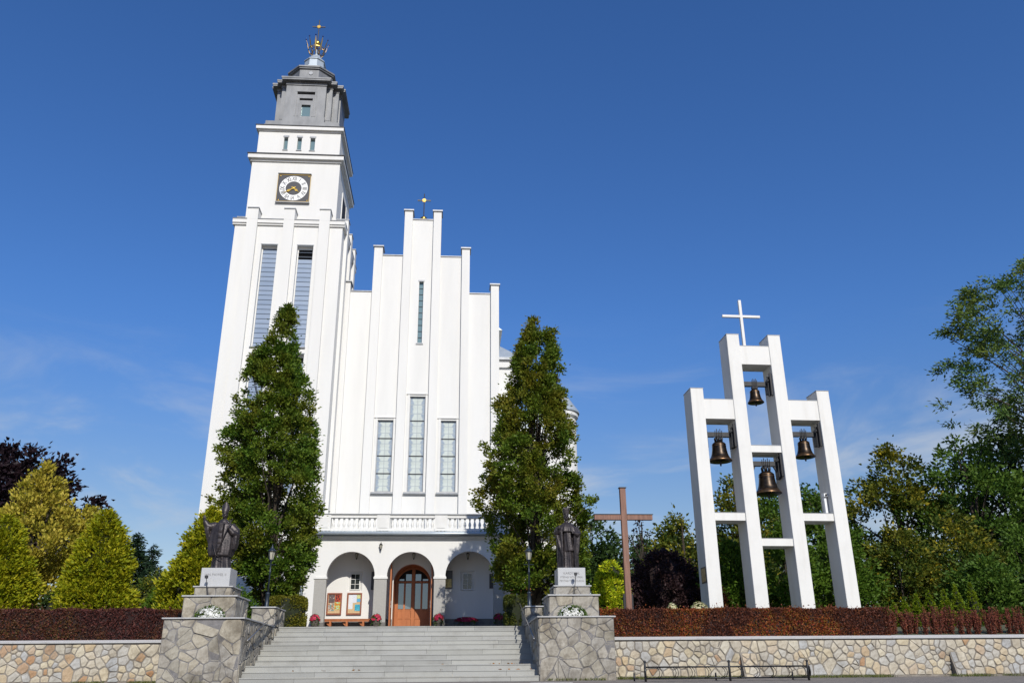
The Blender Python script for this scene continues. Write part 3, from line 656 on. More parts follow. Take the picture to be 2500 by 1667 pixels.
for k, (a, b_, z0, z1) in enumerate(lw):
    f = CB(); e = .045; y0, y1 = NB+.12, NB+.2
    f.box(a, a+e, y0, y1, z0, z1).box(b_-e, b_, y0, y1, z0, z1).box(a+e, b_-e, y0, y1, z1-e, z1).box(a+e, b_-e, y0, y1, z0, z0+e)
    n = 5 if k == 1 else 4
    cuts = [z0+e+(z1-z0-2*e)*i/n for i in range(n+1)] if k != 1 else [z0+e]+[10.19+(14.62-10.19)*i/4 for i in (1, 2, 3)]+[14.62, z1-e]
    fr = f.part('leaded_window', 'metal_cap')
    for c0, c1 in zip(cuts, cuts[1:]):
        cx, cz, hw, hh = (a+b_)/2, (c0+c1)/2, (b_-a)/2-e, (c1-c0)/2-.018
        MB().box(-hw, hw, -.01, .01, -hh, hh).build('pane', M['leaded'], fr, loc=(cx-CO.x, NB+.17-CO.y, cz-CO.z))
    for c in cuts[1:-1]: cbx('glazing_bar', 'iron', a+e, b_-e, y0-.005, y1-.0, c-.02, c+.02, parent=fr)
    cbx('window_surround', 'trim', a-.14, a-.002, NB-.03, NB+.02, z0-.05, z1+.12, parent=fr); cbx('window_surround', 'trim', b_+.002, b_+.14, NB-.03, NB+.02, z0-.05, z1+.12, parent=fr)
    cbx('window_hood', 'trim', a-.2, b_+.16, NB-.07, NB+.02, z1+.122, z1+.17, parent=fr)
    cbx('sill', 'metal_cap', a-.2, b_+.2, NB-.16, NB+.12, z0-.16, z0-.052, parent=fr)
sf = CB().add([(-2.44, NB+.26, 19.72), (-2.15, NB+.26, 19.72), (-2.15, NB+.26, 24.05), (-2.44, NB+.26, 24.05)], [(0, 1, 2, 3)]).part('slit_window', 'dark')
for i in range(10):
    z0 = 19.72+.433*i; M2 = MB().box(-.14, .14, -.008, .008, -.205, .205); M2.build('pane', M['towerglass'], sf, loc=(-2.295-CO.x, NB+.2-CO.y, z0+.216-CO.z))
    if i: cbx('glazing_bar', 'iron', -2.44, -2.15, NB+.16, NB+.2, z0-.012, z0+.012, parent=sf)
cbx('lintel', 'metal_cap', -2.50, -2.09, NB-.03, NB+.1, 24.06, 24.16, parent=sf); cbx('sill', 'metal_cap', -2.52, -2.07, NB-.06, NB+.15, 19.63, 19.715, parent=sf)
# gable cross
CB().ball((-2.31, 50.9, 28.86), .24, .24, .2, 16, 8).part('gable_orb', 'gold', smooth=True)
GX = CB().tube([(-2.31, 50.9, 28.7), (-2.31, 50.9, 30.85)], .035, 8).part('gable_cross', 'dark_metal')
CB().box(-2.76, -1.86, 50.87, 50.93, 30.28, 30.37).part('cross_arm', 'dark_metal', GX); star(-2.31, 50.9, 30.33, .15, 50.9, GX)
# nave body, transept, aisle and apse turret behind
CB().box(-7.28, 2.74, 51.3, 76, 2, 21.0).part('nave_wall', 'plaster')
CB().prism([(-7.6, 21.0), (3.05, 21.0), (-2.28, 25.4)], 51.32, 76.2).part('nave_roof', 'zinc')
CB().box(-9, 4.55, 58.0, 68, 2, 20.75).part('transept_wall', 'plaster')
cbx('transept_cornice', 'trim', -9.2, 4.72, 57.82, 68.2, 20.752, 21.15); cbx('transept_gutter', 'metal_cap', -9.3, 4.85, 57.7, 68.3, 21.32, 21.5); cbx('transept_frieze', 'trim', -9.1, 4.62, 57.92, 68.1, 21.152, 21.318)
tr = CB(); tr.add([(-9.3, 57.72, 21.5), (4.85, 57.72, 21.5), (4.85, 68.3, 21.5), (-9.3, 68.3, 21.5), (-6, 62, 25.2), (1.2, 62, 25.2), (1.2, 64, 25.2), (-6, 64, 25.2)], [(0, 1, 5, 4), (1, 2, 6, 5), (2, 3, 7, 6), (3, 0, 4, 7), (4, 5, 6, 7)]).part('transept_roof', 'zinc')
CB().box(2.76, 7.2, 55.0, 70, 2, 14.9).part('aisle_wall', 'plaster'); cbx('aisle_cornice', 'trim', 2.78, 7.4, 54.8, 70.2, 14.902, 15.3)
CB().prism([(2.78, 15.302), (7.5, 15.302), (2.78, 17.2)], 54.75, 70.2).part('aisle_roof', 'zinc')
CB().lathe([(1.45, 2), (1.45, 16.9)], 36, (7.25, 58.2, 0)).part('apse_wall', 'plaster', smooth=False)
CB().lathe([(1.5, 16.9), (1.62, 17.02), (1.62, 17.3), (1.55, 17.3)], 36, (7.25, 58.2, 0)).part('apse_cornice', 'trim', smooth=False)
CB().lathe([(1.72, 17.302), (1.72, 17.42), (1.0, 18.5), (.05, 19.7)], 36, (7.25, 58.2, 0)).part('apse_roof', 'zinc')

# --- porch
PF, PT = 46.0, 46.34
ARCH = [(-5.245, 1.245), (-2.13, 1.24), (.95, 1.27), (4.03, 1.27)]; SPR = 4.84
def arch_wall(xs, arches, ztop, zbot, y0, y1, seg=28):
    b = CB(); x = xs[0]
    def quadbox(a, c, z0, z1): b.box(a, c, y0, y1, z0, z1)
    for cx, r, spr in arches:
        if cx-r > x+1e-6: quadbox(x, cx-r, zbot, ztop)
        P = [(cx-r*math.cos(math.pi*i/seg), spr+r*math.sin(math.pi*i/seg)) for i in range(seg+1)]
        for (xa, za), (xb, zb) in zip(P, P[1:]):
            b.add([(xa, y0, za), (xb, y0, zb), (xb, y0, ztop), (xa, y0, ztop), (xa, y1, za), (xb, y1, zb), (xb, y1, ztop), (xa, y1, ztop)],
                  [(0, 1, 2, 3), (5, 4, 7, 6), (1, 0, 4, 5), (3, 2, 6, 7)])
        x = cx+r
    if x < xs[1]-1e-6: quadbox(x, xs[1], zbot, ztop)
    return b
arch_wall((-7.63, 5.9), [(c, r, SPR) for c, r in ARCH], 6.72, 2.0, PF, PT).part('porch_wall', 'plaster')
for a, b_ in [(-7.07, -6.49), (-4.0, -3.37), (-.89, -.32), (2.22, 2.76), (5.30, 5.85)]:
    cbx('pier_cladding', 'pier', a-.012, b_+.012, PF-.012, PT+.012, 2.1, 4.70)
    cbx('pier_base', 'plinth', a-.03, b_+.03, PF-.03, PT+.03, 2.1, 2.55)
    cbx('pier_capital', 'trim', a-.05, b_+.05, PF-.05, PT+.05, 4.70, 4.79)
    cbx('pier_capital', 'trim', a-.025, b_+.025, PF-.025, PT+.025, 4.793, 4.84)
cbx('porch_end_wall', 'plaster', -7.63, -7.35, PT+.001, 48.49, 2.0, 6.72); cbx('porch_end_wall', 'plaster', 5.6, 5.9, PT+.001, 50.6, 2.0, 6.72)
cbx('porch_ceiling', 'plaster', -7.34, 5.59, PT+.001, 50.4, 6.45, 6.71)
PB = 47.5
q = CB().wall(-7.34, -3.75, 2.0, 6.45, [(-5.60, -4.77, 4.22, 5.28)], PB, .14); q.part('porch_back_wall', 'plaster')
q = CB().wall(-.55, 3.2, 2.0, 6.45, [(.47, 1.29, 4.22, 5.28)], PB, .14); q.part('porch_back_wall', 'plaster')
cbx('porch_back_wall', 'plaster', 4.55, 5.6, PB, PB+.2, 2.0, 6.45); cbx('porch_back_wall', 'plaster', 3.201, 4.549, PB+.0, PB+.2, 4.6, 6.45)
arch_wall((-3.749, -.551), [(-2.11, 1.0, 4.64)], 6.45, 2.0, PB, PB+.3).part('doorway_wall', 'plaster')
for x0, x1 in ((-7.34, -3.12), (-1.10, 3.2)): cbx('porch_plinth', 'plinth', x0, x1, PB-.05, PB-.002, 2.1, 2.78)
cbx('porch_floor', 'plinth', -7.3, 5.5, 45.5, 50, 2.15, 2.335)
for a, b_, nm in ((-5.38, -4.93, 'l'), (.64, 1.10, 'r')):
    f = CB().box(a-.05, a, PB+.02, PB+.12, 4.27, 5.15).box(b_, b_+.05, PB+.02, PB+.12, 4.27, 5.15).box(a, b_, PB+.02, PB+.12, 5.10, 5.15).box(a, b_, PB+.02, PB+.12, 4.27, 4.32).part('porch_window', 'trim')
    cbx('pane', 'darkglass', a, b_, PB+.07, PB+.09, 4.32, 5.10, parent=f)
    x0, x1 = (-5.60, -4.77) if a < -3 else (.47, 1.29)
    rv = CB()
    o_ = [(x0, PB, 4.22), (x1, PB, 4.22), (x1, PB, 5.28), (x0, PB, 5.28)]; i_ = [(a-.05, PB+.1, 4.27), (b_+.05, PB+.1, 4.27), (b_+.05, PB+.1, 5.15), (a-.05, PB+.1, 5.15)]
    rv.add(o_+i_, [(0, 4, 5, 1), (1, 5, 6, 2), (2, 6, 7, 3), (3, 7, 4, 0)]); rv.part('splayed_reveal', 'plaster', f)
    cbx('glazing_bar', 'trim', (a+b_)/2-.01, (a+b_)/2+.01, PB+.05, PB+.068, 4.32, 5.10, parent=f)
    for z in (4.58, 4.84): cbx('glazing_bar', 'trim', a, b_, PB+.052, PB+.066, z-.01, z+.01, parent=f)
for x0, x1, z0, z1 in [(-4.30, -3.80, 4.28, 5.22), (-.50, .06, 4.34, 5.28), (2.06, 2.45, 4.34, 5.10)]:
    pl = cbx('memorial_plaque', 'plaque', x0, x1, PB-.05, PB-.004, z0, z1)
    if -.6 < x0 < 0: cbx('plaque_lettering', 'brass', x0+.05, x1-.05, PB-.056, PB-.051, z0+.06, z0+.50, parent=pl)
# doors
DY = 49.25
dr = arch_wall((-3.13, -1.09), [(-2.11, .90, 4.64)], 5.75, 2.3, DY-.04, DY+.08)
DR = dr.part('church_door', 'wood')
for cx in (-2.11,): cbx('door_post', 'wood', cx-.09, cx+.09, DY-.06, DY+.06, 2.33, 5.53, parent=DR)
cbx('door_transom', 'wood', -3.01, -1.21, DY-.05, DY+.05, 4.80, 4.90, parent=DR)
CB().add([(-3.01, DY+.04, 2.4), (-1.21, DY+.04, 2.4), (-1.21, DY+.04, 5.6), (-3.01, DY+.04, 5.6)], [(0, 1, 2, 3)]).part('door_backing', 'dark', DR)
for x0, x1 in ((-2.92, -2.63), (-2.53, -2.22), (-2.00, -1.69), (-1.59, -1.30)):
    cbx('pane', 'doorglass', x0, x1, DY+.0, DY+.015, 3.42, 4.78, parent=DR)
    cbx('pane', 'doorglass', x0, x1, DY+.002, DY+.016, 4.92, 5.02 if abs((x0+x1)/2+2.11) > .5 else 5.28, parent=DR)
    for z0, z1 in ((2.45, 2.86), (2.93, 3.32)): cbx('door_panel', 'wood', x0, x1, DY-.035, DY+.01, z0, z1, parent=DR)
for x in (-2.58, -1.64): cbx('mullion', 'wood', x-.05, x+.05, DY-.03, DY+.03, 2.34, 4.80, parent=DR)
for x in (-2.97, -2.16, -2.06, -1.25): cbx('door_stile', 'wood', x-.045, x+.045, DY-.045, DY+.02, 2.34, 4.80, parent=DR)
for z in (2.34, 2.87, 3.33): cbx('door_rail', 'wood', -3.0, -1.22, DY-.028, DY+.02, z, z+.07, parent=DR)
rb = CB(); rb.box(-3.112, -3.10, PB+.3, DY, 2.3, 4.64).box(-1.12, -1.108, PB+.3, DY, 2.3, 4.64).part('door_lining', 'wood', DR)
vb = CB(); S = 20
for i in range(S):
    a0, a1 = math.pi*i/S, math.pi*(i+1)/S
    vb.add([(-2.11-1.0*math.cos(a0), PB+.3, 4.64+1.0*math.sin(a0)), (-2.11-1.0*math.cos(a1), PB+.3, 4.64+1.0*math.sin(a1)), (-2.11-1.0*math.cos(a1), DY, 4.64+1.0*math.sin(a1)), (-2.11-1.0*math.cos(a0), DY, 4.64+1.0*math.sin(a0))], [(0, 1, 2, 3)])
vb.part('door_vault', 'wood', DR)
for s, x in ((-1, -3.19), (1, -1.03)):               # outer leaves standing open
    P_ = [(PB-.02, 2.34), (PB-.02, 4.64)]+[(PB-.02-.95*math.sin(a)*.0-.95*(1-math.cos(a)), 4.64+.98*math.sin(a)*.0+.0) for a in (0,)]
    q = [(PB-.02, 2.34), (PB-.98, 2.34), (PB-.98, 5.60), (PB-.7, 5.54), (PB-.4, 5.32), (PB-.18, 5.02), (PB-.02, 4.64)]
    lf = CB().prism(q, x-.035, x+.035, 'yz').part('open_door_leaf', 'wood')
    for z in (3.3, 3.5): cbx('door_pull', 'stainless', x-.05*s-.02, x-.05*s+.02, PB-.9, PB-.86, z, z+.16, parent=lf)
sd = cbx('side_door', 'wood', 3.203, 4.547, PB+.06, PB+.13, 2.3, 4.598)
cbx('pane', 'doorglass', 3.42, 3.68, PB+.045, PB+.058, 2.9, 4.2, parent=sd); cbx('pane', 'doorglass', 4.0, 4.3, PB+.045, PB+.058, 2.9, 4.2, parent=sd)
# cornice, tiled roof edge, gutter and balustrade
cbx('porch_cornice', 'trim', -7.70, 6.0, PF-.10, PT, 6.723, 6.80); cbx('porch_cornice', 'trim', -7.76, 6.06, PF-.20, PT, 6.803, 6.87)
CB().tube([(-7.8, PF-.34, 6.98), (6.1, PF-.34, 6.98)], .085, 10).part('gutter', 'zinc', smooth=True)
n = 220; rf = CB(); xs = [-7.8+13.9*i/n for i in range(n+1)]
lo_, hi_ = [], []
for i, x in enumerate(xs): w_ = .022*math.sin(2*math.pi*x/.19); lo_.append((x, PF-.36, 7.08+w_)); hi_.append((x, PF+.16, 7.20+w_))
rf.v = lo_+hi_; rf.f = [(i, i+1, n+2+i, n+1+i) for i in range(n)]
rf.v += [(x, y, z-.03) for x, y, z in lo_]; rf.f += [(i+1, i, 2*(n+1)+i, 2*(n+1)+i+1) for i in range(n)]
rf.part('porch_roof_edge', 'zinc')
cbx('porch_roof', 'zinc', -7.7, 6.0, PF+.16, 50.38, 6.9, 7.16)
BA = cbx('balustrade', 'trim', -7.6, 5.9, 46.02, 46.30, 7.165, 7.30)
cbx('top_rail', 'trim', -7.6, 5.9, 46.0, 46.32, 7.86, 7.99, parent=BA); cbx('rail_flashing', 'metal_cap', -7.64, 5.94, 45.93, 46.39, 8.03, 8.065, parent=BA); cbx('top_rail', 'trim', -7.58, 5.88, 45.97, 46.35, 7.992, 8.028, parent=BA)
piers = [(-7.10, -6.45), (-4.02, -3.33), (-.94, -.26), (2.14, 2.82), (5.22, 5.88)]
for a, b_ in piers:
    pp = cbx('balustrade_pier', 'trim', a, b_, 45.94, 46.36, 7.17, 7.99, parent=BA)
    cbx('pier_panel_frame', 'trim', a+.12, b_-.12, 45.915, 45.942, 7.32, 7.86, parent=BA)
prof = [(.065, 0), (.065, .035), (.04, .05), (.052, .09), (.078, .19), (.07, .26), (.036, .38), (.034, .44), (.05, .46), (.05, .485), (.062, .50), (.062, .555)]
BM = MB().lathe(prof, 12).mesh('baluster', M['trim'], True)
for (a, b_), (c, d) in zip(piers, piers[1:]):
    n = 9
    for i in range(n): x = b_+(c-b_)*(i+.5)/n; link('baluster', BM, BA, (x-CO.x, 46.16-CO.y, 7.302-CO.z))
dp = CB().tube([(-7.72, PF-.06, 6.95), (-7.72, PF-.06, 2.3)], .055, 10).part('downpipe', 'zinc', smooth=True)
cbx('tower_plinth', 'plinth', -14.2, -7.64, 48.2, 48.279, 2.0, 2.8)

# ------------------------------------------------------------------ belfry of white concrete
BELL_A = R(1.4); BO = Vector((9.816, 33.0, 0))
bt = empty('belfry', (BO.x, BO.y, 1.5), 'white concrete belfry of four stepped pillars and cross beams, topped by a cross', 'belfry', rz=BELL_A)
def BB(name, m, x0, x1, y0, y1, z0, z1, bev=.012): return bx(name, M[m], bt, x0, x1, y0, y1, z0-1.5, z1-1.5, bevel=bev)
PX = [(-.01, .53, 11.05), (1.79, 2.33, 13.53), (3.62, 4.16, 13.53), (5.44, 5.98, 11.05)]
for a, b_, z in PX:
    BB('pillar', 'concrete', a, b_, 0, 1.0, .9, z); BB('pillar_cap', 'metal_cap', a-.012, b_+.012, -.012, 1.012, z+.002, z+.022, 0)
for i, (z0, z1, y0, y1) in [(0, (9.76, 10.60, .04, .96)), (1, (12.19, 13.02, .04, .96)), (2, (9.77, 10.62, .04, .96)),
        (1, (8.38, 8.66, .06, .94)), (0, (5.60, 5.90, .06, .94)), (2, (5.61, 5.90, .06, .94)), (1, (4.62, 4.90, .06, .94))]:
    a, b_ = PX[i][1]-.003, PX[i+1][0]+.003
    BB('beam', 'concrete', a, b_, y0, y1, z0, z1, 0); BB('beam_flashing', 'metal_cap', a+.004, b_-.004, y0-.01, y1+.01, z1+.002, z1+.02, 0)
BB('cross_post', 'trim', 2.66, 2.78, .42, .54, 13.04, 15.35, .006); BB('cross_arm', 'trim', 1.87, 3.57, .425, .535, 14.52, 14.63, .006)
# plaque on the side of the first pillar, camera housing inside the last bay
pq = bx('plaque', M['brass'], bt, -.032, -.012, .12, .62, 3.28-1.5, 3.78-1.5); bx('plaque_frame', M['dark_metal'], bt, -.026, -.011, .07, .67, 3.23-1.5, 3.83-1.5)
cb = empty('camera_housing', (0, 0, 0), 'white upright camera housing on the right cross beam of the belfry', 'camera box'); cb.matrix_world = Matrix.Translation((BO.x, BO.y, 0)) @ Matrix.Rotation(BELL_A, 4, 'Z')
bx('housing', M['white_box'], cb, 5.28, 5.40, .35, .50, 5.922, 6.62, bevel=.01); bx('lens_head', M['white_box'], cb, 5.26, 5.43, .27, .50, 6.622, 6.76, bevel=.01); MB().lathe([(.045, 0), (.045, .03)], 12).build('lens', M['iron'], cb, loc=(0, 0, 0)).matrix_local = Matrix.Translation((5.345, .27, 6.69)) @ Matrix.Rotation(R(90), 4, 'X')

def bell(cx, zr, d, x0, x1, label):
    """cx, mouth height zr, mouth diameter d, x0..x1 inner pillar faces"""
    r = d/2; h = d*.86
    t = empty('bell', (0, 0, 0), label, 'bell', 'bells hanging in the white belfry')
    t.matrix_world = Matrix.Translation((BO.x, BO.y, 0)) @ Matrix.Rotation(BELL_A, 4, 'Z') @ Matrix.Translation((cx, .5, zr))
    prof = [(.96, 0), (1.0, .02), (.985, .06), (.90, .13), (.82, .20), (.745, .30), (.685, .42), (.64, .56), (.605, .72), (.58, .86), (.53, .94), (.40, 1.0), (.24, 1.035), (.0, 1.045)]
    body = MB().lathe([(r*a, h*b_) for a, b_ in prof], 40, cap1=False).build('bell_body', M['bell'], t, True)
    # bronze bands
    MB().lathe([(r*1.004, h*.018), (r*1.012, h*.03), (r*.992, h*.065), (r*.915, h*.125), (r*.83, h*.198), (r*.80, h*.21)], 40, cap0=False, cap1=False).build('sound_bow', M['bell_bright'], body, True)
    for z, k in ((.80, .60), (.88, .588)): MB().lathe([(r*(k+.004), h*(z-.02)), (r*(k+.02), h*z), (r*(k-.002), h*(z+.02))], 40, cap0=False, cap1=False).build('band', M['bell_bright'], body, True)
    MB().lathe([(r*.94, .004), (r*.86, .05), (r*.72, h*.2), (r*.6, h*.6), (0, h*.95)], 32, cap0=False, cap1=False).build('inner_surface', M['iron'], body, True)
    # crown loops
    top = h*1.04
    for i in range(6):
        a = math.pi*i/3; c, s = math.cos(a)*r*.28, math.sin(a)*r*.28
        MB().tube([(c, s, top-.02), (c*1.15, s*1.15, top+.10*d/.9), (c*.5, s*.5, top+.2*d/.9)], .032*d/.9+.008, 6).build('crown_loop', M['iron'], t, True)
    zy = top+.2*d/.9
    dr = d > .98
    w0, w1 = x0-cx+.12, x1-cx-.16
    MB().prism([(w0, zy-.02), (-r*.35, zy-.02), (-r*.3, zy+.0), (r*.3, zy), (r*.35, zy-.02), (w1, zy-.02), (w1, zy+.17), (w0, zy+.17)], -.09, .09).build('yoke', M['steel'], t)
    for i in range(5): x = (i-2)*.075*d; MB().tube([(x, -.105, zy-.16), (x, -.105, zy+.24+.06*(i % 2))], .018, 5).build('tie_bolt', M['iron'], t)
    for xx, s in ((x0-cx+.012, 1), (x1-cx-.012, -1)):
        bx('bearing_bracket', M['steel'], t, min(xx, xx+.12*s), max(xx, xx+.12*s), -.14, .14, zy-.42*d/.8, zy+.24)
        if dr: MB().prism([(xx+.09*s, zy-.35), (xx+.09*s, zy-.02), (xx+.26*s, zy-.02)], -.05, .05).build('gusset', M['steel'], t)
    bx('motor_rail', M['iron'], t, x1-cx-.09, x1-cx-.02, -.40, -.28, zy-.50, zy+.48); bx('motor_rail', M['steel'], t, x1-cx-.14, x1-cx-.06, -.24, -.14, zy-.5, zy+.36)
    MB().lathe([(.09, 0), (.09, .12)], 14).build('motor', M['iron'], t).matrix_local = Matrix.Translation((x1-cx-.16, -.20, zy+.18)) @ Matrix.Rotation(R(90), 4, 'Y')
    MB().tube([(0, 0, h*.8), (0, 0, -.02), (0, 0, -.17*d/.9)], [.018, .05, .03], 8).build('clapper', M['iron'], t, True)
bell(2.95, 10.61, .68, 2.33, 3.62, 'small bronze bell hanging alone in the topmost opening of the belfry')
bell(1.15, 8.06, .95, .53, 1.79, 'medium bronze bell with a pale relief, hanging in the left opening of the belfry')
bell(4.80, 8.29, .81, 4.16, 5.44, 'bronze bell hanging in the right opening of the belfry')
bell(3.03, 6.74, 1.05, 2.33, 3.62, 'largest bronze bell, hanging low in the middle of the belfry below a cross beam')

# ------------------------------------------------------------------ wooden cross
wc = empty('wooden_cross', (6.5, 32, 1.4), 'tall brown wooden cross standing behind the red hedge', 'cross')
def WB(name, x0, x1, y0, y1, z0, z1, m='cross_wood', bev=.012): return bx(name, M[m], wc, x0-6.5, x1-6.5, y0-32, y1-32, z0-1.4, z1-1.4, bevel=bev)
WB('post', 6.38, 6.60, 31.9, 32.1, 1.2, 6.62); WB('arm', 5.36, 6.379, 31.915, 32.085, 5.41, 5.61); WB('arm', 6.601, 7.58, 31.915, 32.085, 5.41, 5.61)
WB('top_cap', 6.35, 6.63, 31.87, 32.13, 6.622, 6.65, 'dark_metal', 0); WB('arm_cap', 5.33, 6.378, 31.89, 32.11, 5.612, 5.628, 'dark_metal', 0); WB('arm_cap', 6.602, 7.61, 31.89, 32.11, 5.612, 5.628, 'dark_metal', 0)
WB('steel_socket', 6.30, 6.379, 31.93, 32.07, 1.3, 2.72, 'iron', 0); WB('steel_socket', 6.601, 6.66, 31.93, 32.07, 1.3, 2.72, 'iron', 0)

# ------------------------------------------------------------------ lamp posts
def lamp_post(x, label, lean):
    t = empty('lamp_post', (x, 33.4, 2.378), label, 'lamp post', 'lamp posts flanking the stairs', 0); t.rotation_euler = (0, R(lean), 0)
    G = M['lamp_green']
    MB().lathe([(.095, 0), (.095, .04), (.075, .06), (.072, .48), (.085, .5), (.085, .53), (.04, .56)], 14).build('base', G, t, True)
    MB().lathe([(.036, .55), (.030, 1.25), (.042, 1.27), (.042, 1.31), (.028, 1.33), (.025, 1.66), (.045, 1.68), (.03, 1.72)], 12).build('shaft', G, t, True)
    MB().tube([(-.18, 0, 1.56), (.18, 0, 1.56)], .011, 6).build('ladder_bar', G, t)
    for s in (-1, 1): MB().ball((.18*s, 0, 1.56), .018, n=8, m=5).build('bar_knob', G, t)
    g = MB().lathe([(.07, 1.74), (.125, 2.04)], 6).build('lantern_glass', M['lampglass'], t)
    for i in range(6):
        a = 2*math.pi*i/6; MB().tube([(.073*math.cos(a), .073*math.sin(a), 1.73), (.13*math.cos(a), .13*math.sin(a), 2.05)], .009, 5).build('glazing_bar', G, t)
    MB().lathe([(.04, 1.70), (.085, 1.72), (.085, 1.745)], 12).build('lantern_cup', G, t, True)
    MB().lathe([(.165, 2.045), (.155, 2.07), (.08, 2.14), (.05, 2.19), (.055, 2.2), (.022, 2.23), (.022, 2.26), (.004, 2.33)], 12).build('lantern_roof', G, t, True)
lamp_post(-6.83, 'slim dark lamp post on the stone cheek wall left of the stairs', .4)
lamp_post(2.97, 'slim dark lamp post on the stone cheek wall right of the stairs', 0)

# ------------------------------------------------------------------ lanterns of the porch
def lantern(x, y, z, label, wall=False):
    t = empty('wall_lantern' if wall else 'hanging_lantern', (x, y, z), label, 'lantern')
    G = M['iron']
    MB().lathe([(.035, -.14), (.085, .08)], 6).build('glass', M['lampglass'], t)
    for i in range(6): a = math.pi*i/3; MB().tube([(.037*math.cos(a), .037*math.sin(a), -.145), (.088*math.cos(a), .088*math.sin(a), .085)], .007, 4).build('glazing_bar', G, t)
    MB().lathe([(.105, .08), (.09, .1), (.03, .16), (.012, .2)], 8).build('cap', G, t); MB().lathe([(.01, -.22), (.04, -.16), (.045, -.13)], 8).build('tip', G, t)
    if wall: MB().tube([(0, 0, .18), (0, .05, .24), (0, .14, .20), (0, .148, .02)], .011, 5).build('bracket', G, t)
    else: MB().tube([(0, 0, .19), (0, 0, .46)], .008, 5).build('chain', G, t)
lantern(-3.74, 45.85, 6.33, 'small black lantern on the white porch wall above the pier between two arches', True)
for x, n in ((-5.07, 'left'), (-2.03, 'middle'), (.87, 'right')): 
    lantern(x, 46.75, 5.98, 'small black lantern hanging under the %s porch arch' % {'left': 'arch with the notice boards, left', 'middle': 'door, middle', 'right': 'tree-shaded right'}[n])

# ------------------------------------------------------------------ notice boards and bench
def board(x0, x1, label, sheets, seed):
    t = empty('notice_board', ((x0+x1)/2, 47.5, 3.0), label, 'notice board', 'notice boards on the porch wall'); ox = (x0+x1)/2
    z0, z1 = 3.02, 4.12
    for a, b_, c, d in ((x0, x0+.07, z0, z1), (x1-.07, x1, z0, z1), (x0+.07, x1-.07, z0, z0+.07), (x0+.07, x1-.07, z1-.07, z1)): bx('frame', M['wood_frame'], t, a-ox, b_-ox, -.10, -.005, c-3, d-3)
    bx('backboard', M['cork'], t, x0+.07-ox, x1-.07-ox, -.055, -.02, z0+.07-3, z1-.07-3)
    for i, (a, b_, c, d, m) in enumerate(sheets):
        w, h = x1-x0-.14, z1-z0-.14
        bx('poster', m, t, x0+.07-ox+a*w, x0+.07-ox+b_*w, -.060-.002*i, -.056-.002*i, z0+.07-3+c*h, z0+.07-3+d*h)
M['cork'] = mat('cork_board', (.55, .40, .22), .8, var=(.48, .34, .18), vscale=20)
pm = lambda *a: poster_mat(*a)
board(-6.57, -5.79, 'brown framed notice board with four colourful posters, nearer the left pier', [
    (.03, .52, .55, 1.0, pm('dark_poster', [(.06, .05, .05), (.12, .09, .09), (.10, .06, .06), (.45, .42, .40)], 4, 1)),
    (.54, .98, .60, .99, pm('red_poster', [(.04, .01, .01), (.28, .03, .015), (.45, .06, .02), (.06, .02, .02)], 4, 2)),
    (.02, .50, .12, .53, pm('teal_poster', [(.10, .30, .30), (.35, .14, .05), (.45, .45, .42), (.06, .08, .12)], 4, 3)),
    (.54, .99, .18, .58, pm('green_poster', [(.30, .55, .50), (.45, .45, .06), (.50, .14, .02), (.20, .32, .08)], 4, 4))], 1)
board(-5.52, -4.74, 'brown framed notice board with white sheets and blue pictures, below the porch window', [
    (.02, .38, .22, .98, pm('white_sheet', [(.66, .67, .70), (.62, .63, .66), (.70, .70, .71)], 2, 5)), (.36, .68, .55, .99, pm('white_sheet_two', [(.60, .62, .68), (.66, .67, .70)], 2, 6)),
    (.70, 1.0, .78, 1.0, pm('green_picture', [(.30, .40, .15), (.60, .62, .30), (.25, .12, .06)], 6, 7)), (.70, 1.0, .60, .76, pm('sky_picture', [(.10, .35, .55), (.35, .55, .65)], 4, 8)), (.56, 1.0, .12, .46, pm('sea_picture', [(.03, .26, .38), (.04, .34, .45), (.30, .50, .55)], 5, 9))], 2)
t = empty('bench', (-5.4, 47.05, 2.335), 'long orange wooden bench under the notice boards in the porch', 'bench')
for i in range(3): bx('seat_plank', M['wood'], t, -1.2, 1.2, -.2+.14*i, -.07+.14*i, .40, .44)
bx('apron', M['wood'], t, -1.15, 1.15, -.17, -.14, .31, .398)
for x in (-.85, 0, .85):
    bx('leg', M['wood'], t, x-.05, x+.05, -.18, .18, 0, .31); MB().prism([(x-.3, .30), (x-.05, .30), (x-.05, .05)], -.03, .03).build('brace', M['wood'], t)

# ------------------------------------------------------------------ spotlights on the pedestals
def spot(x, y, z, tip, label):
    t = empty('spotlight', (x, y, z), label, 'spotlight')
    MB().tube([(0, 0, 0), (tip[0]*.5, tip[1]*.5, tip[2]*.55), tip], .012, 6).build('stem', M['steel'], t, True)
    bx('lamp_head', M['steel'], t, tip[0]-.045, tip[0]+.045, tip[1]-.05, tip[1]+.05, tip[2], tip[2]+.09, bevel=.01); MB().lathe([(.05, 0), (.03, .03)], 10).build('foot', M['steel'], t)
spot(-7.68, 28.42, 2.401, (-.09, -.03, .52), 'thin grey spotlight on a stem in front of the bishop statue')
spot(4.0, 28.42, 2.401, (.06, -.03, .60), 'thin grey spotlight on a stem in front of the inscribed block')

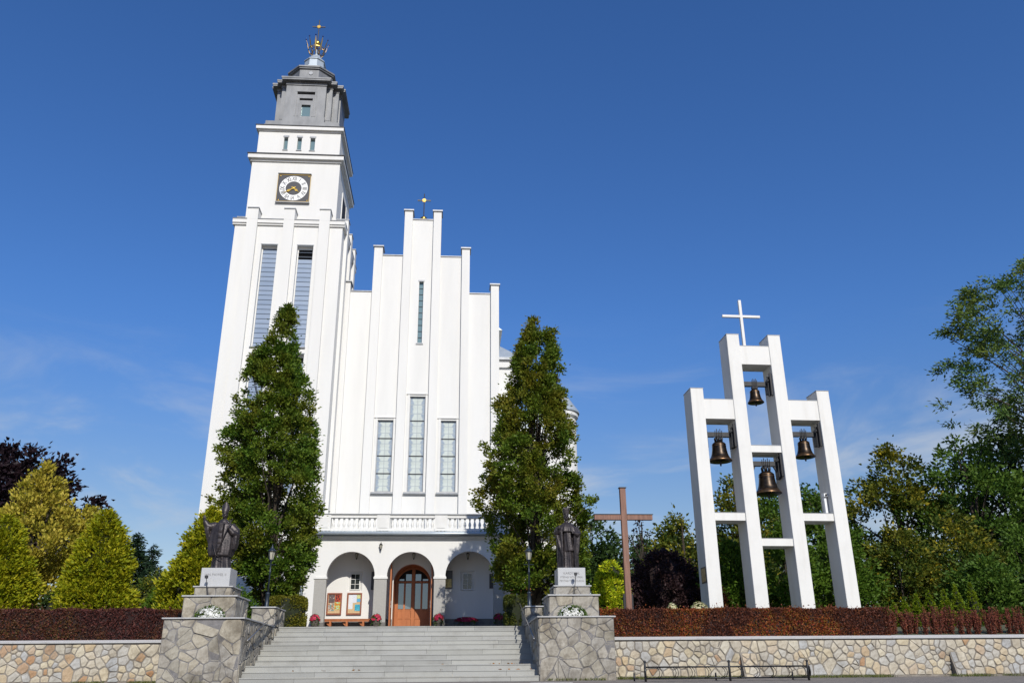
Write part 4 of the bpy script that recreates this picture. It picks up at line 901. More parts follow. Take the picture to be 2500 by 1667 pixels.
# ------------------------------------------------------------------ bicycle rack
rk = empty('bicycle_rack', (8.3, 26.6, -.23), 'black metal bicycle rack with hoops in front of the stone wall', 'bicycle rack')
G = M['iron']
RX = [5.78-8.3, 8.33-8.3, 10.73-8.3]
for i, x in enumerate(RX):
    MB().lathe([(.036, -.1), (.036, .50), (.028, .51), (.045, .545), (.036, .575), (.012, .59)], 12).build('post', G, rk, True, (x, 0, 0))
    if i != 1:
        d = MB().lathe([(.05, -.012), (.14, -.010), (.14, .010), (.05, .012)], 20).build('end_disc', G, rk, loc=(0, 0, 0)); d.matrix_local = Matrix.Translation((x+(.05 if i else -.01), 0, .26)) @ Matrix.Rotation(R(90), 4, 'Y') @ Matrix.Scale(.55, 4, (0, 1, 0))
for z in (.40, .09): MB().tube([(RX[0], 0, z), (RX[2], 0, z)], .022, 8).build('rail', G, rk, True)
for i in range(10):
    x = RX[0]+.33+i*.49
    for dx in (0, .075):
        MB().tube([(x+dx, -.03, .40), (x+dx+.03, -.20, .34), (x+dx+.045, -.26, .245), (x+dx+.03, -.20, .15), (x+dx, -.03, .09)], .010, 6).build('wheel_hoop', G, rk, True)
for x in (RX[0]-.27, RX[1]-.33, RX[2]-.36): MB().tube([(x, .34, -.05), (x, .34, .24)], .025, 8).build('foot_post', G, rk, True); MB().tube([(x, .34, .09), (x+.05, 0, .09)], .02, 6).build('foot_bar', G, rk)

# ------------------------------------------------------------------ statues (bronze, cast as one surface)
def remesh(o, vox=.014, smooth=4):
    m = o.modifiers.new('cast', 'REMESH'); m.mode = 'VOXEL'; m.voxel_size = vox; m.use_smooth_shade = True
    s = o.modifiers.new('smooth', 'SMOOTH'); s.iterations = smooth; s.factor = .5
def robe(b, rings, n=72):
    """rings: z, cx, cy, rx, ry, fold amplitude, fold count, phase"""
    R_ = []
    for z, cx, cy, rx, ry, am, k, ph in rings:
        r = []
        for j in range(n):
            a = 2*math.pi*j/n; f = 1+am*math.sin(k*a+ph)+am*.5*math.sin((2*k+1)*a+1.7*ph)
            r.append((cx+rx*f*math.cos(a), cy+ry*f*math.sin(a), z))
        R_.append(r)
    b.loft(R_)
def head(b, c, s=1.0):
    x, y, z = c
    b.ball((x, y, z), .088*s, .108*s, .135*s, 18, 12); b.ball((x, y-.075*s, z-.075*s), .048*s, .04*s, .045*s)       # skull, chin
    b.ball((x, y-.112*s, z-.012*s), .016*s, .03*s, .034*s); b.ball((x, y-.098*s, z+.035*s), .06*s, .022*s, .014*s)   # nose, brow
    b.ball((x, y-.10*s, z-.055*s), .03*s, .014*s, .009*s)                                                            # mouth
    for q in (-1, 1): b.ball((x+.09*s*q, y+.01*s, z-.01*s), .014*s, .026*s, .036*s); b.ball((x+.045*s*q, y-.083*s, z-.035*s), .028*s, .02*s, .025*s)
    b.tube([(x, y+.01, z-.10*s), (x, y+.02, z-.22*s)], [.06*s, .075*s], 12)
def hand_open(b, w, d, side, s=1.0):
    """palm rising from wrist w along d, four fingers of unequal length and a thumb from the palm's side"""
    w = Vector(w); d = Vector(d).normalized(); u = Vector((side, 0, 0)); u = (u-d*u.dot(d)).normalized(); n = d.cross(u)
    b.loft([[w+d*t+u*a*k+n*c*.016 for a, c in ((-1, -1), (1, -1), (1, 1), (-1, 1))] for t, k in ((-.02, .03), (.04, .042), (.095, .043))])
    for i, ln in enumerate((.070, .083, .076, .058)):
        p = w+d*.09+u*(-.033+.022*i); b.tube([p, p+d*ln*.55-n*.006, p+d*ln-n*.02], [.0115, .0105, .008], 7)
    p = w+d*.03+u*-.04; b.tube([p, p+d*.035-u*.03, p+d*.075-u*.04], [.013, .012, .009], 7)
def fist(b, c, s=1):
    c = Vector(c); b.ball(c, .042, .05, .05)
    for i in range(4): p = c+Vector((0, -.02, .036-.024*i)); b.tube([p+Vector((.035*s, 0, 0)), p+Vector((.02*s, -.045, 0)), p+Vector((-.025*s, -.05, 0)), p+Vector((-.04*s, -.02, 0))], .0125, 6)
    b.tube([c+Vector((.03*s, -.02, .03)), c+Vector((.0, -.06, .06)), c+Vector((-.03*s, -.06, .05))], [.015, .013, .01], 6)

st = empty('statue', (-7.60, 29.12, 3.281), 'dark bronze statue of a bishop in mitre with raised hand and slanting staff', 'statue')
b = MB()
robe(b, [(0, .05, 0, .33, .27, .05, 9, 0), (.06, .05, 0, .315, .26, .05, 9, .2), (.3, .04, 0, .285, .24, .06, 9, .5), (.5, .03, 0, .28, .235, .06, 9, .8), (.7, .02, 0, .3, .22, .05, 9, 1)])
robe(b, [(.40, .0, 0, .37, .31, .045, 7, .3), (.43, .0, 0, .395, .33, .05, 7, .3), (.60, -.01, 0, .43, .325, .055, 7, .4), (.85, -.01, 0, .445, .30, .05, 7, .6), (1.1, .0, 0, .425, .27, .045, 7, .9), (1.3, .0, 0, .38, .235, .03, 7, 1.2), (1.43, .0, 0, .31, .195, .02, 7, 1.4), (1.53, .0, 0, .18, .14, .0, 7, 1.4), (1.60, .0, 0, .085, .085, 0, 7, 1)])
# raised arm with hanging sleeve, other arm bent to the staff
b.tube([(-.22, 0, 1.42), (-.42, -.02, 1.36), (-.53, -.06, 1.40), (-.62, -.10, 1.56)], [.13, .14, .12, .065], 12)
robe(b, [(.78, -.38, -.02, .05, .10, .1, 5, 0), (1.0, -.44, -.02, .08, .14, .1, 5, .3), (1.25, -.50, -.04, .10, .15, .1, 5, .6), (1.42, -.52, -.05, .09, .11, .05, 5, .9)], 24)
hand_open(b, (-.635, -.11, 1.58), (-.05, -.1, 1), -1)
b.tube([(.22, 0, 1.40), (.40, -.0, 1.22), (.45, -.06, 1.06), (.36, -.20, 1.14), (.24, -.27, 1.28)], [.14, .15, .14, .10, .05], 12)
robe(b, [(.62, .42, -.02, .07, .16, .1, 5, 0), (.8, .45, -.03, .09, .18, .1, 5, .4), (1.0, .45, -.04, .10, .17, .08, 5, .8), (1.15, .42, -.06, .09, .12, .05, 5, 1)], 24)
fist(b, (.22, -.30, 1.31), 1)
head(b, (0, -.02, 1.77))
b.lathe([(.155, 1.50), (.15, 1.56), (.10, 1.62)], 20, (0, 0, 0), sy=.9)                     # collar
# mitre: two flat horns
b.loft([[(rx*math.cos(2*math.pi*j/24), -.01+ry*math.sin(2*math.pi*j/24), z) for j in range(24)] for z, rx, ry in ((1.83, .108, .122), (1.88, .112, .124), (1.97, .128, .105), (2.05, .118, .08), (2.13, .075, .055), (2.22, .012, .03))])
b.prism([(-.07, .52), (.07, .52), (.07, 1.46), (-.07, 1.46)], -.355, -.20)                   # orphrey band down the front
for z in (.62, .80, .98, 1.16): b.box(-.05, .05, -.372, -.3, z, z+.10)
o = b.build('body', M['bronze'], st, True); remesh(o, .013, 3)
MB().tube([(.34, -.30, 1.60), (.22, -.335, 1.31), (-.14, -.40, .10)], .017, 8).build('staff', M['bronze'], st, True)
MB().tube([(-.22, -.38, .86), (-.06, -.40, .42), (.16, -.36, .28)], .014, 6).build('stole_fringe', M['bronze'], st, True)

st = empty('statue', (3.90, 29.12, 3.281), 'dark bronze statue of a cardinal in biretta and long open mantle', 'statue')
b = MB()
robe(b, [(0, .03, -.02, .29, .26, .05, 8, 0), (.05, .03, -.02, .275, .25, .05, 8, .2), (.4, .03, -.02, .235, .23, .07, 8, .5), (.9, .02, -.01, .235, .21, .05, 8, .8), (1.3, .02, 0, .25, .19, .03, 8, 1), (1.45, .02, 0, .2, .15, 0, 8, 1), (1.55, .01, 0, .085, .085, 0, 8, 1)])
# rochet down to the knees
robe(b, [(.56, .06, -.06, .19, .22, .05, 10, 0), (.6, .06, -.06, .195, .225, .05, 10, 0), (.9, .03, -.05, .185, .215, .05, 10, .3), (1.3, .02, -.04, .17, .19, .03, 10, .5)])
# mantle hanging from both shoulders, open at the front
def mantle(ph0, ph1, s):
    n = 40; Rg = []
    for z, rx, ry in ((0.0, .365, .34), (.3, .36, .335), (.7, .365, .32), (1.0, .375, .305), (1.2, .385, .29), (1.36, .33, .25), (1.46, .22, .18), (1.53, .12, .11)):
        out = []; inn = []
        for j in range(n):
            a = ph0+(ph1-ph0)*j/(n-1); f = 1+.045*math.sin(11*a+z*1.5)
            out.append((.02+rx*f*math.cos(a), ry*f*math.sin(a), z)); inn.append((.02+(rx-.05)*f*math.cos(a), (ry-.05)*f*math.sin(a), z))
        Rg.append(out+inn[::-1])
    b.loft(Rg)
mantle(R(-58), R(238), 1)
# shoulder cape
robe(b, [(1.20, .02, -.01, .36, .27, .04, 12, 0), (1.24, .02, -.01, .375, .275, .04, 12, 0), (1.36, .02, 0, .33, .24, .03, 12, .3), (1.46, .02, 0, .23, .18, .02, 12, .5), (1.54, .01, 0, .11, .11, 0, 12, .5)])
b.tube([(-.27, 0, 1.36), (-.37, -.05, 1.18), (-.34, -.20, 1.20), (-.30, -.27, 1.30)], [.10, .10, .075, .045], 10); fist(b, (-.30, -.29, 1.34), -1)
b.tube([(.30, 0, 1.36), (.40, -.05, 1.16), (.32, -.20, 1.12), (.20, -.27, 1.16)], [.10, .105, .085, .045], 10); fist(b, (.17, -.29, 1.17), 1)
b.tube([(.39, -.12, 1.14), (.37, -.16, .8), (.33, -.18, .45)], [.06, .05, .035], 8); b.tube([(-.36, -.14, 1.14), (-.28, -.2, .75), (-.17, -.24, .35)], [.05, .045, .03], 8)
head(b, (.0, -.03, 1.74))
b.loft([[(k*math.copysign(abs(math.cos(a))**.6, math.cos(a)), -.01+k*1.05*math.copysign(abs(math.sin(a))**.6, math.sin(a)), z) for a in [2*math.pi*j/24 for j in range(24)]] for z, k in ((1.83, .100), (1.90, .108), (2.0, .118), (2.02, .108))])
for a in (0, R(90), R(180)): b.loft([[(.085*t*math.cos(a)+w*math.sin(a), -.01+.085*t*math.sin(a)-w*math.cos(a), z) for t, z in ((0, 2.0), (1.25, 2.0), (1.2, 2.065), (.6, 2.075), (0, 2.03))] for w in (-.012, .012)])
b.ball((0, -.01, 2.05), .03)
o = b.build('body', M['bronze'], st, True); remesh(o, .013, 3)

# ------------------------------------------------------------------ vegetation
def unit(v): return v/np.maximum(np.linalg.norm(v, axis=-1, keepdims=True), 1e-9)
def leaf_obj(name, C, D, ln, wd, m, parent, rng, loc=(0, 0, 0), rnd=None, face=None, kind=None, fold=.25):
    """one mesh of kite-shaped leaves folded along the midrib: C centres (local), D leaf axes"""
    n = len(C); D = unit(D); Rv = unit(rng.normal(size=(n, 3)))
    if face is not None: Rv = unit(Rv+face)
    S = unit(np.cross(D, Rv)); Nn = np.cross(D, S)
    ln = np.broadcast_to(ln, (n,))[:, None]*(.7+.6*rng.random((n, 1))); wd = np.broadcast_to(wd, (n,))[:, None]*(.7+.6*rng.random((n, 1)))
    base = C-D*ln*.5; tip = C+D*ln*.5; mid = C-D*ln*.08
    l = mid-S*wd*.5+Nn*wd*fold; r = mid+S*wd*.5+Nn*wd*fold
    V = np.stack([base, l, tip, r], 1).reshape(-1, 3)
    me = bpy.data.meshes.new(name); me.vertices.add(4*n); me.vertices.foreach_set('co', V.astype(np.float32).ravel())
    i = np.arange(n)*4; F = np.stack([i, i+2, i+1, i, i+3, i+2], 1).reshape(-1)      # two triangles sharing the midrib
    me.loops.add(6*n); me.loops.foreach_set('vertex_index', F.astype(np.int32)); me.polygons.add(2*n)
    me.polygons.foreach_set('loop_start', (np.arange(2*n)*3).astype(np.int32)); me.update(calc_edges=True)
    a = me.attributes.new('rnd', 'FLOAT', 'FACE'); q = rng.random(n) if rnd is None else rnd
    a.data.foreach_set('value', np.repeat(q, 2).astype(np.float32)); me.materials.append(m)
    o = link(name, me, parent, loc)
    if kind: o['kind'] = kind
    return o
def noise3(P, s, off=0.0): return np.array([mnoise.noise((p[0]*s+off, p[1]*s+off*1.7, p[2]*s-off)) for p in P])
def clumps(prof, n, rng, shell=(.55, 1.0), lobes=.18, gap=-.35, gs=.9, off=0.0, ry=1.0, lobe_s=.9):
    """clump centres inside a turned envelope prof = (z, r, cx, cy); lobed outline, gaps by noise"""
    P = np.array(prof, float); out = []
    zz = np.linspace(P[0, 0], P[-1, 0], 60); rr = np.interp(zz, P[:, 0], P[:, 1]); w = np.cumsum(rr*1.0+.08); w /= w[-1]
    while len(out) < n:
        z = float(np.interp(rng.random(), w, zz)); r = np.interp(z, P[:, 0], P[:, 1]); cx = np.interp(z, P[:, 0], P[:, 2]); cy = np.interp(z, P[:, 0], P[:, 3])
        a = rng.random()*2*math.pi; f = shell[0]+(shell[1]-shell[0])*math.sqrt(rng.random())
        k = 1+lobes*2*mnoise.noise((math.cos(a)*1.3*lobe_s+off, math.sin(a)*1.3*lobe_s-off, z*.55*lobe_s+off))
        p = (cx+r*k*f*math.cos(a), cy+r*k*f*math.sin(a)*ry, z)
        if mnoise.noise((p[0]*gs+off, p[1]*gs, p[2]*gs*.7-off)) < gap: continue
        out.append(p)
    return np.array(out)
def fill(Cl, per, rad, rng, squash=.8):
    c = np.repeat(Cl, per, 0); d = rng.normal(size=c.shape)*rad*.55; d[:, 2] *= squash; return c+d, d
def limb_tubes(b, base, targets, r0, rng, z0=(.1, .5), n=5, seg=6, up=.6):
    base = Vector(base)
    for t in targets:
        t = Vector(t); s = base+Vector((rng.normal()*.04, rng.normal()*.04, (t.z-base.z)*rng.uniform(*z0)))
        pts = []
        for i in range(seg):
            f = i/(seg-1); p = s.lerp(t, f); q = s+(t-s)*f; q.z = s.z+(t.z-s.z)*(f**up); ho = f**1.25
            p = Vector((s.x+(t.x-s.x)*ho, s.y+(t.y-s.y)*ho, q.z)); p += Vector((rng.normal()*.05, rng.normal()*.05, 0))*math.sin(math.pi*f); pts.append(p)
        rr = r0*rng.uniform(.35, .6); b.tube(pts, [rr*(1-.85*i/(seg-1)) for i in range(seg)], n)
def tree(name, base, prof, n, per, rad, leaf, m, label, cat, rng, group=None, trunk=.2, limbs=16, shell=(.5, 1), lobes=.18, gap=-.3, gs=.9, ry=1.0, upw=.3, outw=.5, aspect=.62, lobe_s=.9, core=None, squash=.8, bark='bark', z0=(.1, .5), face=.9, limb_r=1.0, rs=1.0):
    """prof is given in world metres (z, r, x, y)"""
    B = Vector(base); t = empty(name, base, label, cat, group)
    pr = [(z-B.z, r, x-B.x, (y[0] if y else B.y)-B.y) for z, r, x, *y in prof]
    off = rng.random()*50
    pr = [(z, r*rs, x, y) for z, r, x, y in pr]
    Cl = clumps(pr, n, rng, shell, lobes, gap, gs, off, ry, lobe_s)
    b = MB(); zt = pr[-1][0]
    mids = [(np.interp(z, [p[0] for p in pr], [p[2] for p in pr]), np.interp(z, [p[0] for p in pr], [p[3] for p in pr]), z) for z in np.linspace(0, zt*.93, 7)]
    mids[0] = (0, 0, -.15)
    b.tube([(x+rng.normal()*.03*(0 < i), y, z) for i, (x, y, z) in enumerate(mids)], [trunk*(1-.9*i/6)+.01 for i in range(7)], 9)
    if limbs:
        idx = rng.choice(len(Cl), min(limbs, len(Cl)), replace=False); limb_tubes(b, (0, 0, 0), [tuple(Cl[i]) for i in idx], trunk*limb_r, rng, z0)
    b.build('trunk', M[bark], t, True)
    C, d = fill(Cl, per, rad, rng, squash)
    ax = np.stack([np.interp(C[:, 2], [p[0] for p in pr], [p[2] for p in pr]), np.interp(C[:, 2], [p[0] for p in pr], [p[3] for p in pr]), C[:, 2]], 1)
    D = unit(C-ax)*outw+unit(d)*.8+np.array([0, 0, upw])+rng.normal(size=C.shape)*.35
    tone = np.repeat(rng.random(n), per)*.45+rng.random(len(C))*.55
    leaf_obj('crown', C, D, leaf, leaf*aspect, m, t, rng, rnd=tone, face=(unit(C-ax)*.55+unit(d)*.45+np.array([0, 0, .35]))*face)
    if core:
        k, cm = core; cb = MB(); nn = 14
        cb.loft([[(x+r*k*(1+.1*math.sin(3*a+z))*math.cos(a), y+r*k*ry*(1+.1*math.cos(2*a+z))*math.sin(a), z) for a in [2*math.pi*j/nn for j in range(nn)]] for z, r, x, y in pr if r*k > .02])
        cb.build('shade_core', M[cm], t)  # solid dark core added to stop light and sight through the crown
    return t
def ell(zb, zt, r, x, y, low=.35, n=9):
    """egg-shaped envelope"""
    out = []
    for i in range(n):
        f = i/(n-1); out.append((zb+(zt-zb)*f, r*max(.05, math.sin(math.pi*min(1, (f*(1-low*.45)+low*.45)))**.75 if f < 1 else .05), x, y))
    return out
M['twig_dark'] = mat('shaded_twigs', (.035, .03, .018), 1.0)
M['core_green'] = mat('green_core_shade', (.020, .026, .008), 1.0, var=(.012, .015, .006), vscale=6, bump=.8, bscale=12)  # very dark colours put the inner shade into the solid plant cores
M['core_red'] = mat('red_core_shade', (.030, .014, .012), 1.0, var=(.018, .010, .010), vscale=6, bump=.8, bscale=15)
LM = {}
LM['oak'] = leafmat('oak_leaves', [(0.040, 0.090, 0.009), (0.068, 0.137, 0.013), (0.109, 0.178, 0.016), (0.163, 0.209, 0.022)], .30, patch=[(0.085, 0.132, 0.010), (0.132, 0.163, 0.014), (0.194, 0.178, 0.018)], pscale=.6)
LM['oak_autumn'] = leafmat('turning_oak_leaves', [(0.048, 0.103, 0.009), (0.083, 0.144, 0.012), (0.126, 0.176, 0.016), (0.166, 0.191, 0.021)], .30, patch=[(0.099, 0.135, 0.010), (0.153, 0.162, 0.013), (0.220, 0.169, 0.018)], pscale=.6)
LM['thuja'] = leafmat('thuja_sprays', [(0.127, 0.172, 0.007), (0.218, 0.253, 0.009), (0.333, 0.322, 0.011), (0.460, 0.391, 0.016)], .25)
LM['thuja_globe'] = leafmat('golden_thuja_sprays', [(0.205, 0.326, 0.016), (0.376, 0.479, 0.018), (0.564, 0.581, 0.022), (0.717, 0.649, 0.028)], .25)
LM['thuja_small'] = leafmat('small_thuja_sprays', [(.10, .17, .008), (.17, .24, .010), (.27, .31, .014)], .25)
LM['golden'] = leafmat('golden_variegated_leaves', [(0.132, 0.155, 0.011), (0.317, 0.283, 0.028), (0.503, 0.412, 0.057), (0.608, 0.489, 0.089)], .3)
LM['purple'] = leafmat('purple_maple_leaves', [(.012, .008, .011), (.020, .011, .015), (.030, .014, .016)], .2)
LM['purple_ball'] = leafmat('purple_shrub_leaves', [(0.028, 0.016, 0.018), (0.042, 0.022, 0.024), (0.055, 0.028, 0.026)], .22)
LM['green'] = leafmat('green_leaves', [(0.047, 0.101, 0.016), (0.078, 0.147, 0.018), (0.124, 0.194, 0.025)], .32)
LM['lush'] = leafmat('lush_green_leaves', [(0.042, 0.095, 0.010), (0.077, 0.146, 0.013), (0.119, 0.190, 0.018)], .35)
LM['darkgreen'] = leafmat('dark_green_leaves', [(0.021, 0.048, 0.012), (0.039, 0.075, 0.017), (0.063, 0.105, 0.022)], .28)
LM['yellow'] = leafmat('yellowing_leaves', [(0.032, 0.070, 0.009), (0.053, 0.092, 0.012), (0.078, 0.112, 0.014), (0.124, 0.140, 0.016), (0.410, 0.336, 0.025)], .32, patch=[(0.050, 0.081, 0.009), (0.106, 0.119, 0.013), (0.198, 0.182, 0.014), (0.559, 0.419, 0.028)], pscale=.5)
LM['ash'] = leafmat('ash_leaves', [(0.056, 0.122, 0.026), (0.094, 0.169, 0.037), (0.160, 0.235, 0.056)], .28, patch=[(0.085, 0.140, 0.022), (0.160, 0.188, 0.030)], pscale=.5)
LM['spruce'] = leafmat('spruce_needles', [(.010, .028, .014), (.018, .040, .018), (.026, .052, .022)], .1)
LM['redshrub'] = leafmat('orange_red_leaves', [(0.072, 0.048, 0.012), (0.264, 0.072, 0.024), (0.408, 0.120, 0.036)], .3)
LM['boxwood'] = leafmat('olive_bush_leaves', [(0.078, 0.098, 0.010), (0.143, 0.143, 0.013), (0.208, 0.169, 0.016)], .2)
LM['boxwood_d'] = leafmat('dark_bush_leaves', [(0.030, 0.054, 0.010), (0.060, 0.078, 0.012), (0.120, 0.120, 0.017)], .2)
LM['hedge_l'] = leafmat('purple_brown_hedge_leaves', [(0.060, 0.022, 0.022), (0.102, 0.034, 0.029), (0.144, 0.048, 0.034)], .22, patch=[(0.084, 0.054, 0.017), (0.156, 0.041, 0.029), (0.102, 0.078, 0.019)], pscale=1.0)
LM['hedge_r'] = leafmat('red_hedge_leaves', [(0.072, 0.029, 0.022), (0.132, 0.043, 0.026), (0.192, 0.066, 0.031)], .25, patch=[(0.288, 0.042, 0.030), (0.336, 0.102, 0.024), (0.180, 0.138, 0.024)], pscale=1.1)
LM['barberry'] = leafmat('barberry_leaves', [(0.096, 0.031, 0.025), (0.176, 0.046, 0.031), (0.264, 0.088, 0.039)], .25)
LM['grass'] = leafmat('grass_blades', [(.05, .075, .015), (.10, .13, .025), (.20, .19, .06)], .3)
LM['flowergreen'] = leafmat('flower_foliage', [(.03, .07, .012), (.07, .13, .02), (.12, .18, .03)], .3)
LM['white_bloom'] = leafmat('white_petals', [(.70, .70, .66), (.80, .80, .77)], .2)
LM['pink_bloom'] = leafmat('pink_petals', [(.45, .03, .07), (.60, .05, .11), (.70, .09, .15)], .25)
LM['crimson_bloom'] = leafmat('crimson_petals', [(.26, .01, .04), (.36, .015, .06), (.42, .03, .08)], .25)
LM['hydrangea'] = leafmat('hydrangea_petals', [(.45, .42, .22), (.58, .55, .32), (.65, .60, .40)], .25)
LM['fallen'] = leafmat('fallen_leaves', [(.25, .09, .02), (.36, .16, .03), (.20, .10, .04)], .1)
rg = np.random.default_rng
gz = court_z

# the two columnar oaks
tree('columnar_oak', (-7.75, 38, gz(38)), [(2.6, .45, -7.7), (3.3, 1.05, -7.55), (4.4, 1.75, -7.6), (5.6, 2.25, -7.9), (7.6, 2.45, -8.15), (9.5, 2.25, -8.2), (11.2, 1.95, -8.25), (12.8, 1.50, -8.3), (14.0, 1.08, -8.4), (14.9, .72, -8.25), (15.8, .38, -8.1), (16.5, .14, -8.05), (17.0, .03, -8.05)],
     1250, 68, .24, .14, LM['oak'], 'tall dark green columnar oak beside the bishop statue, before the clock tower', 'tree', rg(31), 'columnar oaks flanking the stairs', trunk=.13, limbs=36, shell=(.40, .97), lobes=.11, gap=-.14, gs=.95, upw=.25, lobe_s=1.5, z0=(.03, .35), rs=.93)
tree('columnar_oak', (3.6, 38, gz(38)), [(2.4, .7, 3.7), (3.2, 1.5, 3.9), (4.4, 2.2, 3.95), (6.0, 2.62, 3.8), (8.0, 2.6, 3.6), (9.6, 2.2, 3.5), (11.4, 1.8, 3.65), (13.0, 1.4, 3.8), (14.6, .95, 3.95), (15.6, .62, 4.05), (16.4, .30, 4.1), (16.9, .06, 4.1)],
     1250, 68, .24, .14, LM['oak_autumn'], 'tall columnar oak with browning leaves behind the cardinal statue', 'tree', rg(47), 'columnar oaks flanking the stairs', trunk=.13, limbs=36, shell=(.40, .97), lobes=.17, gap=-.14, gs=.95, upw=.25, lobe_s=1.5, z0=(.03, .35), rs=.93)

# thujas left of the stairs
def thuja(x, y, zt, r, label, rng, n=1500, m='thuja', name='thuja', group='golden green thujas left of the stairs', lean=0.0, leaf=.17, per=13):
    zb = gz(y); h = zt-zb
    prof = [(zb+.02, r*.88, x), (zb+h*.12, r*.98, x), (zb+h*.3, r, x), (zb+h*.5, r*.86, x+lean*.4), (zb+h*.7, r*.65, x+lean*.7), (zb+h*.86, r*.42, x+lean), (zb+h*.95, r*.2, x+lean), (zt, .04, x+lean)]
    if name == 'young_thuja': prof = [(zb+.02, r*.8, x), (zb+h*.25, r, x), (zb+h*.5, r*.8, x), (zb+h*.75, r*.42, x), (zb+h*.92, r*.16, x), (zt, .02, x)]
    return tree(name, (x, y, zb), prof, n, per, (.03 if name == 'young_thuja' else .17*max(r, .6)/1.3), leaf, LM[m], label, 'thuja', rng, group, trunk=.07, limbs=0, shell=(.72, 1.0), lobes=(.05 if name == 'young_thuja' else .24), gap=-.5, gs=1.2, upw=.55, outw=.8, aspect=.45, lobe_s=1.9, core=(.60, 'core_green'))
thuja(-18.5, 37, 6.35, 1.36, 'broad yellow-green thuja at the left picture edge behind the brown hedge', rg(51), 1900)
thuja(-14.4, 37, 6.6, 1.36, 'broad conical yellow-green thuja in the middle of the left garden', rg(52), 1900, lean=-.1)
thuja(-10.3, 36.2, 6.6, 1.22, 'yellow-green thuja just behind the bishop statue', rg(53), 1700, lean=.35)
tree('golden_elm', (-19.1, 41.5, gz(41)), [(2.8, 1.6, -19.0), (4, 2.3, -19.0), (5.5, 2.3, -19.1), (7, 1.9, -19.2), (8.2, 1.0, -19.5), (9.2, .35, -19.5), (9.6, .08, -19.5)], 330, 48, .30, .19, LM['golden'], 'golden variegated shrubby tree between two thujas', 'tree', rg(54), trunk=.15, limbs=20, shell=(.4, 1), lobes=.30, gap=-.4, upw=.9, lobe_s=1.8)
tree('golden_elm', (-16.6, 42.5, gz(42)), [(2.8, .9, -17.1), (4, 1.3, -17.1), (5.5, 1.15, -17.2), (6.8, .6, -17.3), (7.6, .1, -17.4)], 170, 46, .28, .19, LM['golden'], 'lower golden variegated shrub leaning against the middle thuja', 'shrub', rg(55), trunk=.1, limbs=14, shell=(.4, 1), lobes=.30, gap=-.4, upw=.9, lobe_s=1.8)
tree('purple_maple', (-27.5, 53, gz(53)), [(5, 2.5, -27.5), (7, 3.9, -27), (9.5, 4.3, -27), (11.3, 3.6, -27), (12.7, 2.2, -26.7), (13.5, .4, -26.6)], 300, 60, .55, .33, LM['purple'], 'dark purple-leaved maple behind the golden trees at the left edge', 'tree', rg(56), trunk=.3, limbs=26, shell=(.45, 1), lobes=.38, gap=-.22, gs=.5, upw=.1, lobe_s=1.6)
def spruce(x, y, zt, r, label, rng):
    zb = gz(y); tree('spruce', (x, y, zb), [(zb+.5, r, x), (zb+(zt-zb)*.5, r*.62, x), (zt-.5, r*.14, x), (zt, .03, x)], 330, 26, .3, .34, LM['spruce'], label, 'spruce', rng, 'spruces beyond the left garden', trunk=.14, limbs=30, shell=(.25, 1.05), lobes=.12, gap=-.6, upw=-.15, outw=.9, aspect=.28, lobe_s=3)
spruce(-25.2, 75, 10.5, 2.3, 'dark spruce standing free in the gap between two thujas', rg(57))
spruce(-21.6, 61, 9.1, 2.2, 'dark spruce half hidden behind the middle thuja', rg(58))
spruce(-22.9, 77, 9.3, 2.2, 'dark spruce half hidden behind the thuja beside the bishop', rg(59))
def bush(name, x, y, zt, r, m, label, rng, cat='shrub', n=220, per=34, rad=.22, leaf=.12, zb=None, group=None, lobes=.2, gap=-.5, ry=.9, core=(.72, 'core_green'), low=.5, aspect=.6, shell=(.72, 1), upw=.3, limbs=10):
    zb = gz(y) if zb is None else zb
    return tree(name, (x, y, zb), ell(zb-.02, zt, r, x, y, low), n, per, rad, leaf, m, label, cat, rng, group, trunk=.05, limbs=limbs, shell=shell, lobes=lobes, gap=gap, ry=ry, core=core, upw=upw, aspect=aspect)
bush('laurel_shrub', -16.6, 39.5, 3.75, 1.2, LM['darkgreen'], 'dark green shrub filling the gap below the golden trees', rg(60), n=170)
bush('laurel_shrub', -12.2, 39.5, 3.9, 1.4, LM['lush'], 'green shrub between the middle thuja and the thuja beside the bishop', rg(61), n=200)
bush('spirea_shrub', -14.7, 46, 5.1, 2.0, LM['yellow'], 'orange-tipped shrub below the free-standing spruce', rg(62), n=240, rad=.28, leaf=.16)
bush('laurel_shrub', -8.0, 33.6, 3.05, .75, LM['lush'], 'small green shrub right behind the bishop pedestal', rg(63), n=110)
# clipped bushes at the head of the stairs
def clipped(x, y, z0, z1, rx, ry, m, label, rng):
    t = empty('clipped_bush', (x, y, z0), label, 'bush', 'clipped bushes at the head of the stairs'); n = 9000
    d = unit(rng.normal(size=(n, 3))); d = np.sign(d)*np.abs(d)**.45; d /= np.max(np.abs(d), 1, keepdims=True)**.55
    h = (z1-z0)/2; C = d*np.array([rx, ry, h])*(1-.12*rng.random((n, 1)))+np.array([0, 0, h]); D = d+rng.normal(size=(n, 3))*.6+np.array([0, 0, .4])
    leaf_obj('foliage', C, D, .075, .042, m, t, rng); MB().box(-rx*.84, rx*.84, -ry*.84, ry*.84, 0, h*1.8).build('shade_core', M['core_green'], t)  # dark box added inside the leaf shell to block light
clipped(-6.60, 36.6, gz(36.6), 3.06, .72, .7, LM['boxwood'], 'clipped olive-green bush behind the left lamp post at the stair head', rg(64))
clipped(2.72, 36.6, gz(36.6), 3.08, .55, .7, LM['boxwood_d'], 'clipped dark bush behind the right lamp post at the stair head', rg(65))

